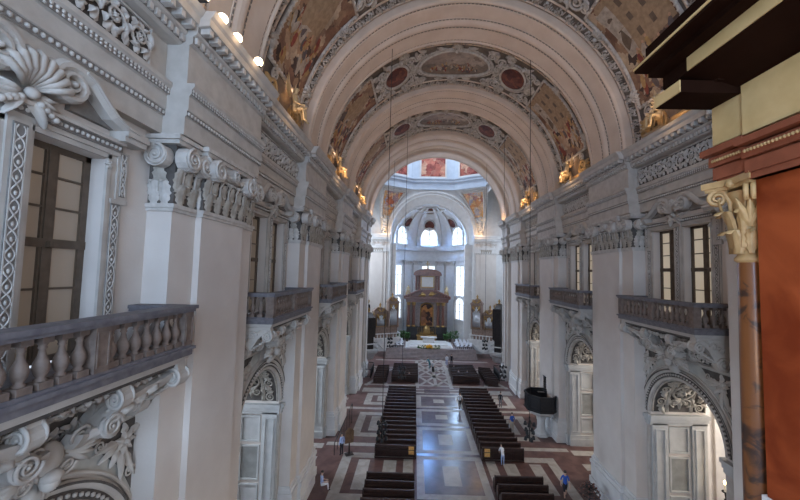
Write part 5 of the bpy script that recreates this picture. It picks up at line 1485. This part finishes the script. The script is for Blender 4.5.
m1=MB(); m1.box(.155,.17,-2.2,4.97,18.04,18.07); m1.build('fillet','cream',AE)
t=thing('marble_column','orange veined marble column with ochre leafy capital at the right','column',(1.575,4.72,0))
m1=MB(); m1.box(-.24,.24,-.24,.24,10.7,11.2); m1.lathe([(.23,11.2),(.23,11.26),(.19,11.3),(.18,11.33),(.21,11.38),(.175,11.42)],n=20); m1.build('base','marble_w',t)
m1=MB(); m1.lathe([(.168,11.42),(.172,12.4),(.168,13.6),(.156,15.22)],n=28); m1.build('shaft','orange',t)
m1=MB()
m1.lathe([(.16,15.22),(.19,15.25),(.19,15.28),(.165,15.31),(.15,15.34),(.155,15.8),(.19,16.05),(.25,16.2)],n=20)
for k in range(8):
    a=k*pi/4
    def PQ(u,o,z,a=a,r=.155): return ((r+o)*cos(a)-u*sin(a),(r+o)*sin(a)+u*cos(a),z)
    acanthus(m1,PQ,0,15.34,.135,.36,.13)
    def PQ2(u,o,z,a=a+pi/8,r=.155): return ((r+o)*cos(a)-u*sin(a),(r+o)*sin(a)+u*cos(a),z)
    acanthus(m1,PQ2,0,15.42,.14,.56,.19)
for k in range(4):
    a=pi/4+k*pi/2; d=Vector((cos(a),sin(a),0)); p=Vector((-sin(a),cos(a),0))
    for e in (-1,1):
        pts=[];rr=[]
        for i in range(30):
            f=i/29; r=.115*(1-.85*f); th=pi*.75-f*2*pi*1.9
            pts.append(d*(.335+r*cos(th)) + p*(e*.035) + Vector((0,0,16.14+r*sin(th)))); rr.append(.034*(1-.5*f))
        st=d*.2+p*e*.03+Vector((0,0,15.75)); md=d*.2+p*e*.05+Vector((0,0,16.05))
        m1.tube([st,md]+pts,[.02,.03]+rr,6)
    q=k*pi/2; m1.ell((.27*cos(q),.27*sin(q),16.3),(.06,.06,.06),8,6)
    for i in range(3): leaf(m1,lambda u,v,h:((.2+h+u*.25)*cos(a)-v*sin(a),(.2+h+u*.25)*sin(a)+v*cos(a),15.7+u),0,0,(i-1)*.35,.42,.1,.04,0)
# concave-sided abacus
ab=[]
for k in range(4):
    a=pi/4+k*pi/2
    for i in range(9):
        f=i/8; c0=Vector((cos(a),sin(a)))*.52; c1=Vector((cos(a+pi/2),sin(a+pi/2)))*.52
        pnt=c0.lerp(c1,f); pnt*=1-.24*sin(pi*f); ab.append(tuple(pnt))
m1.prism([(x*.92,y*.92) for x,y in ab],16.24,16.29,lambda u,v,w:(u,v,w)); m1.prism(ab,16.29,16.38,lambda u,v,w:(u,v,w))
m1.build('capital','capgold',t)
# gallery floor the viewer, pier and column stand on
mb=MB(); mb.box(-11,11,-8,5.4,10.2,10.7); struct(mb,'floor_gallery','pale')
# entrance wall with three tall windows
mb=MB()
xs=[(-11,-8.2),(-4.6,-1.9),(1.9,4.6),(8.2,11)]
for a,b in xs: mb.quad((a,-8,0),(b,-8,0),(b,-8,34),(a,-8,34))
for a,b in ((-8.2,-4.6),(-1.9,1.9),(4.6,8.2)):
    mb.quad((a,-8,0),(b,-8,0),(b,-8,13),(a,-8,13)); mb.quad((a,-8,24),(b,-8,24),(b,-8,34),(a,-8,34))
mb.quad((-22.5,-8,0),(-11,-8,0),(-11,-8,34),(-22.5,-8,34)); mb.quad((11,-8,0),(22.5,-8,0),(22.5,-8,34),(11,-8,34))
struct(mb,'wall_entrance','plaster',fix=False)
# ------------------------------------------------------------------ light
def area(name,loc,to,sx,sy,power,col):
    l=bpy.data.lights.new(name,'AREA'); l.shape='RECTANGLE'; l.size=sx; l.size_y=sy; l.energy=power; l.color=col
    o=bpy.data.objects.new(name,l); COL.objects.link(o); o.location=loc
    o.rotation_euler=(Vector(to)-Vector(loc)).to_track_quat('-Z','Y').to_euler(); return o
def point(name,loc,power,col,r=.15):
    l=bpy.data.lights.new(name,'POINT'); l.energy=power; l.color=col; l.shadow_soft_size=r
    o=bpy.data.objects.new(name,l); COL.objects.link(o); o.location=loc; return o
COOL=(.44,.66,1.); WARM=(1.,.62,.30); NEUT=(1.,.90,.80)
for x,tx,pw,cc in ((-6.4,9.,1500,COOL),(0,-5.,900,(.62,.78,1.)),(6.4,-4.,350,COOL)): area('entrance_window_daylight',(x,-7.6,18.5),(tx,28,14),3.6,11,pw,cc)
area('low_wall_cool_fill',(-3,-7.6,5.),(11,26,5),4,5,1300,(.60,.77,1.))  # added cool fill for the lower right wall; no door is built here
for s in (-1,1):
    for y in (6.9,18.2,29.06,39.92):
        area('chapel_window_daylight',(s*21.6,y,8.8),(s*11,y-1.0,4.6),3.5,4.5,1350 if s<0 else 1350,(.66,.80,1.) if s<0 else (1.,.94,.87))
    area('transept_window_daylight',(s*19.8,59,18),(0,57,9),8,12,4200 if s<0 else 1900,(.66,.80,1.))
area('dome_window_daylight',(0,59,46),(0,59.5,0),9,9,2400,(.70,.83,1.))
for az in (-63,63):
    a=RAD(az); p=PA_(a,AR-.3,13.4); area('apse_window_daylight',p,(0,58,3),1.9,6,450,COOL)
    p=PA_(a,AR-1.1,22.7); area('apse_upper_daylight',p,(0,60,14),2.6,3,300,COOL)
area('apse_middle_daylight',PA_(0,AR-1.1,22.7),(0,50,2),2.6,3,1150,(.18,.42,1.))
for s in (-1,1):
    for j in range(3):
        yc=(PIER[j+1]+PIER[j+2])/2
        point('cornice_uplight',(s*9.3,yc-.9,23.1),(16,34,46)[j],WARM,.12)
    point('pendentive_uplight',(s*8.9,63.9,22.8),110,WARM,.2)
    point('crossing_uplight',(s*9.2,50.8,23.2),50,WARM,.12)
for y in (9.55,10.5,11.4,12.75): point('floodlight_beam',(-9.1,y-.3,22.75),4,(1,.72,.45),.12)
for s in (-1,1):
    for y in (8,18.4,29,40): area('cornice_warm_fill',(s*8.9,y,23.0),(-s*2.,y,32),.3,6,92,(1.,.70,.48))  # unseen warm strips above both cornices, added as ambient fill
area('gallery_lamp',(-2.2,.4,13.2),(1.4,5,16.2),.8,.8,46,(1,.60,.32))
W=bpy.data.worlds.new('World'); SC.world=W; W.use_nodes=True
bg=W.node_tree.nodes['Background']; sky=W.node_tree.nodes.new('ShaderNodeTexSky'); sky.sky_type='HOSEK_WILKIE'
try: sky.sun_direction=Vector((.3,.5,.8)).normalized()
except Exception: pass
W.node_tree.links.new(sky.outputs['Color'],bg.inputs['Color']); bg.inputs['Strength'].default_value=1.2
# ------------------------------------------------------------------ camera (solved from the photograph's vanishing lines)
R=((0.9996614998448551,0.012240015958996223,0.022957955859752664),(0.02219414766186993,0.059257491515524514,-0.9979959766997313),(-0.013575917556391813,0.9981676871691505,0.0589657761238754))
cd=bpy.data.cameras.new('Camera'); cam=bpy.data.objects.new('Camera',cd); COL.objects.link(cam)
r,d,f=[Vector(v) for v in R]
mm=Matrix((( r.x,-d.x,-f.x,-3.0132),(r.y,-d.y,-f.y,0),(r.z,-d.z,-f.z,14.982),(0,0,0,1)))
cam.matrix_world=mm
cd.sensor_fit='HORIZONTAL'; cd.sensor_width=36; cd.lens=342.2*36/800
cd.shift_x=(400-411.505)/800; cd.shift_y=(252.216-250)/800
cd.clip_start=.1; cd.clip_end=300
SC.camera=cam
vs=SC.view_settings; SC.display_settings.display_device='sRGB'; vs.view_transform='Standard'; vs.look='None'; vs.gamma=1; vs.use_curve_mapping=False; vs.exposure=0.6
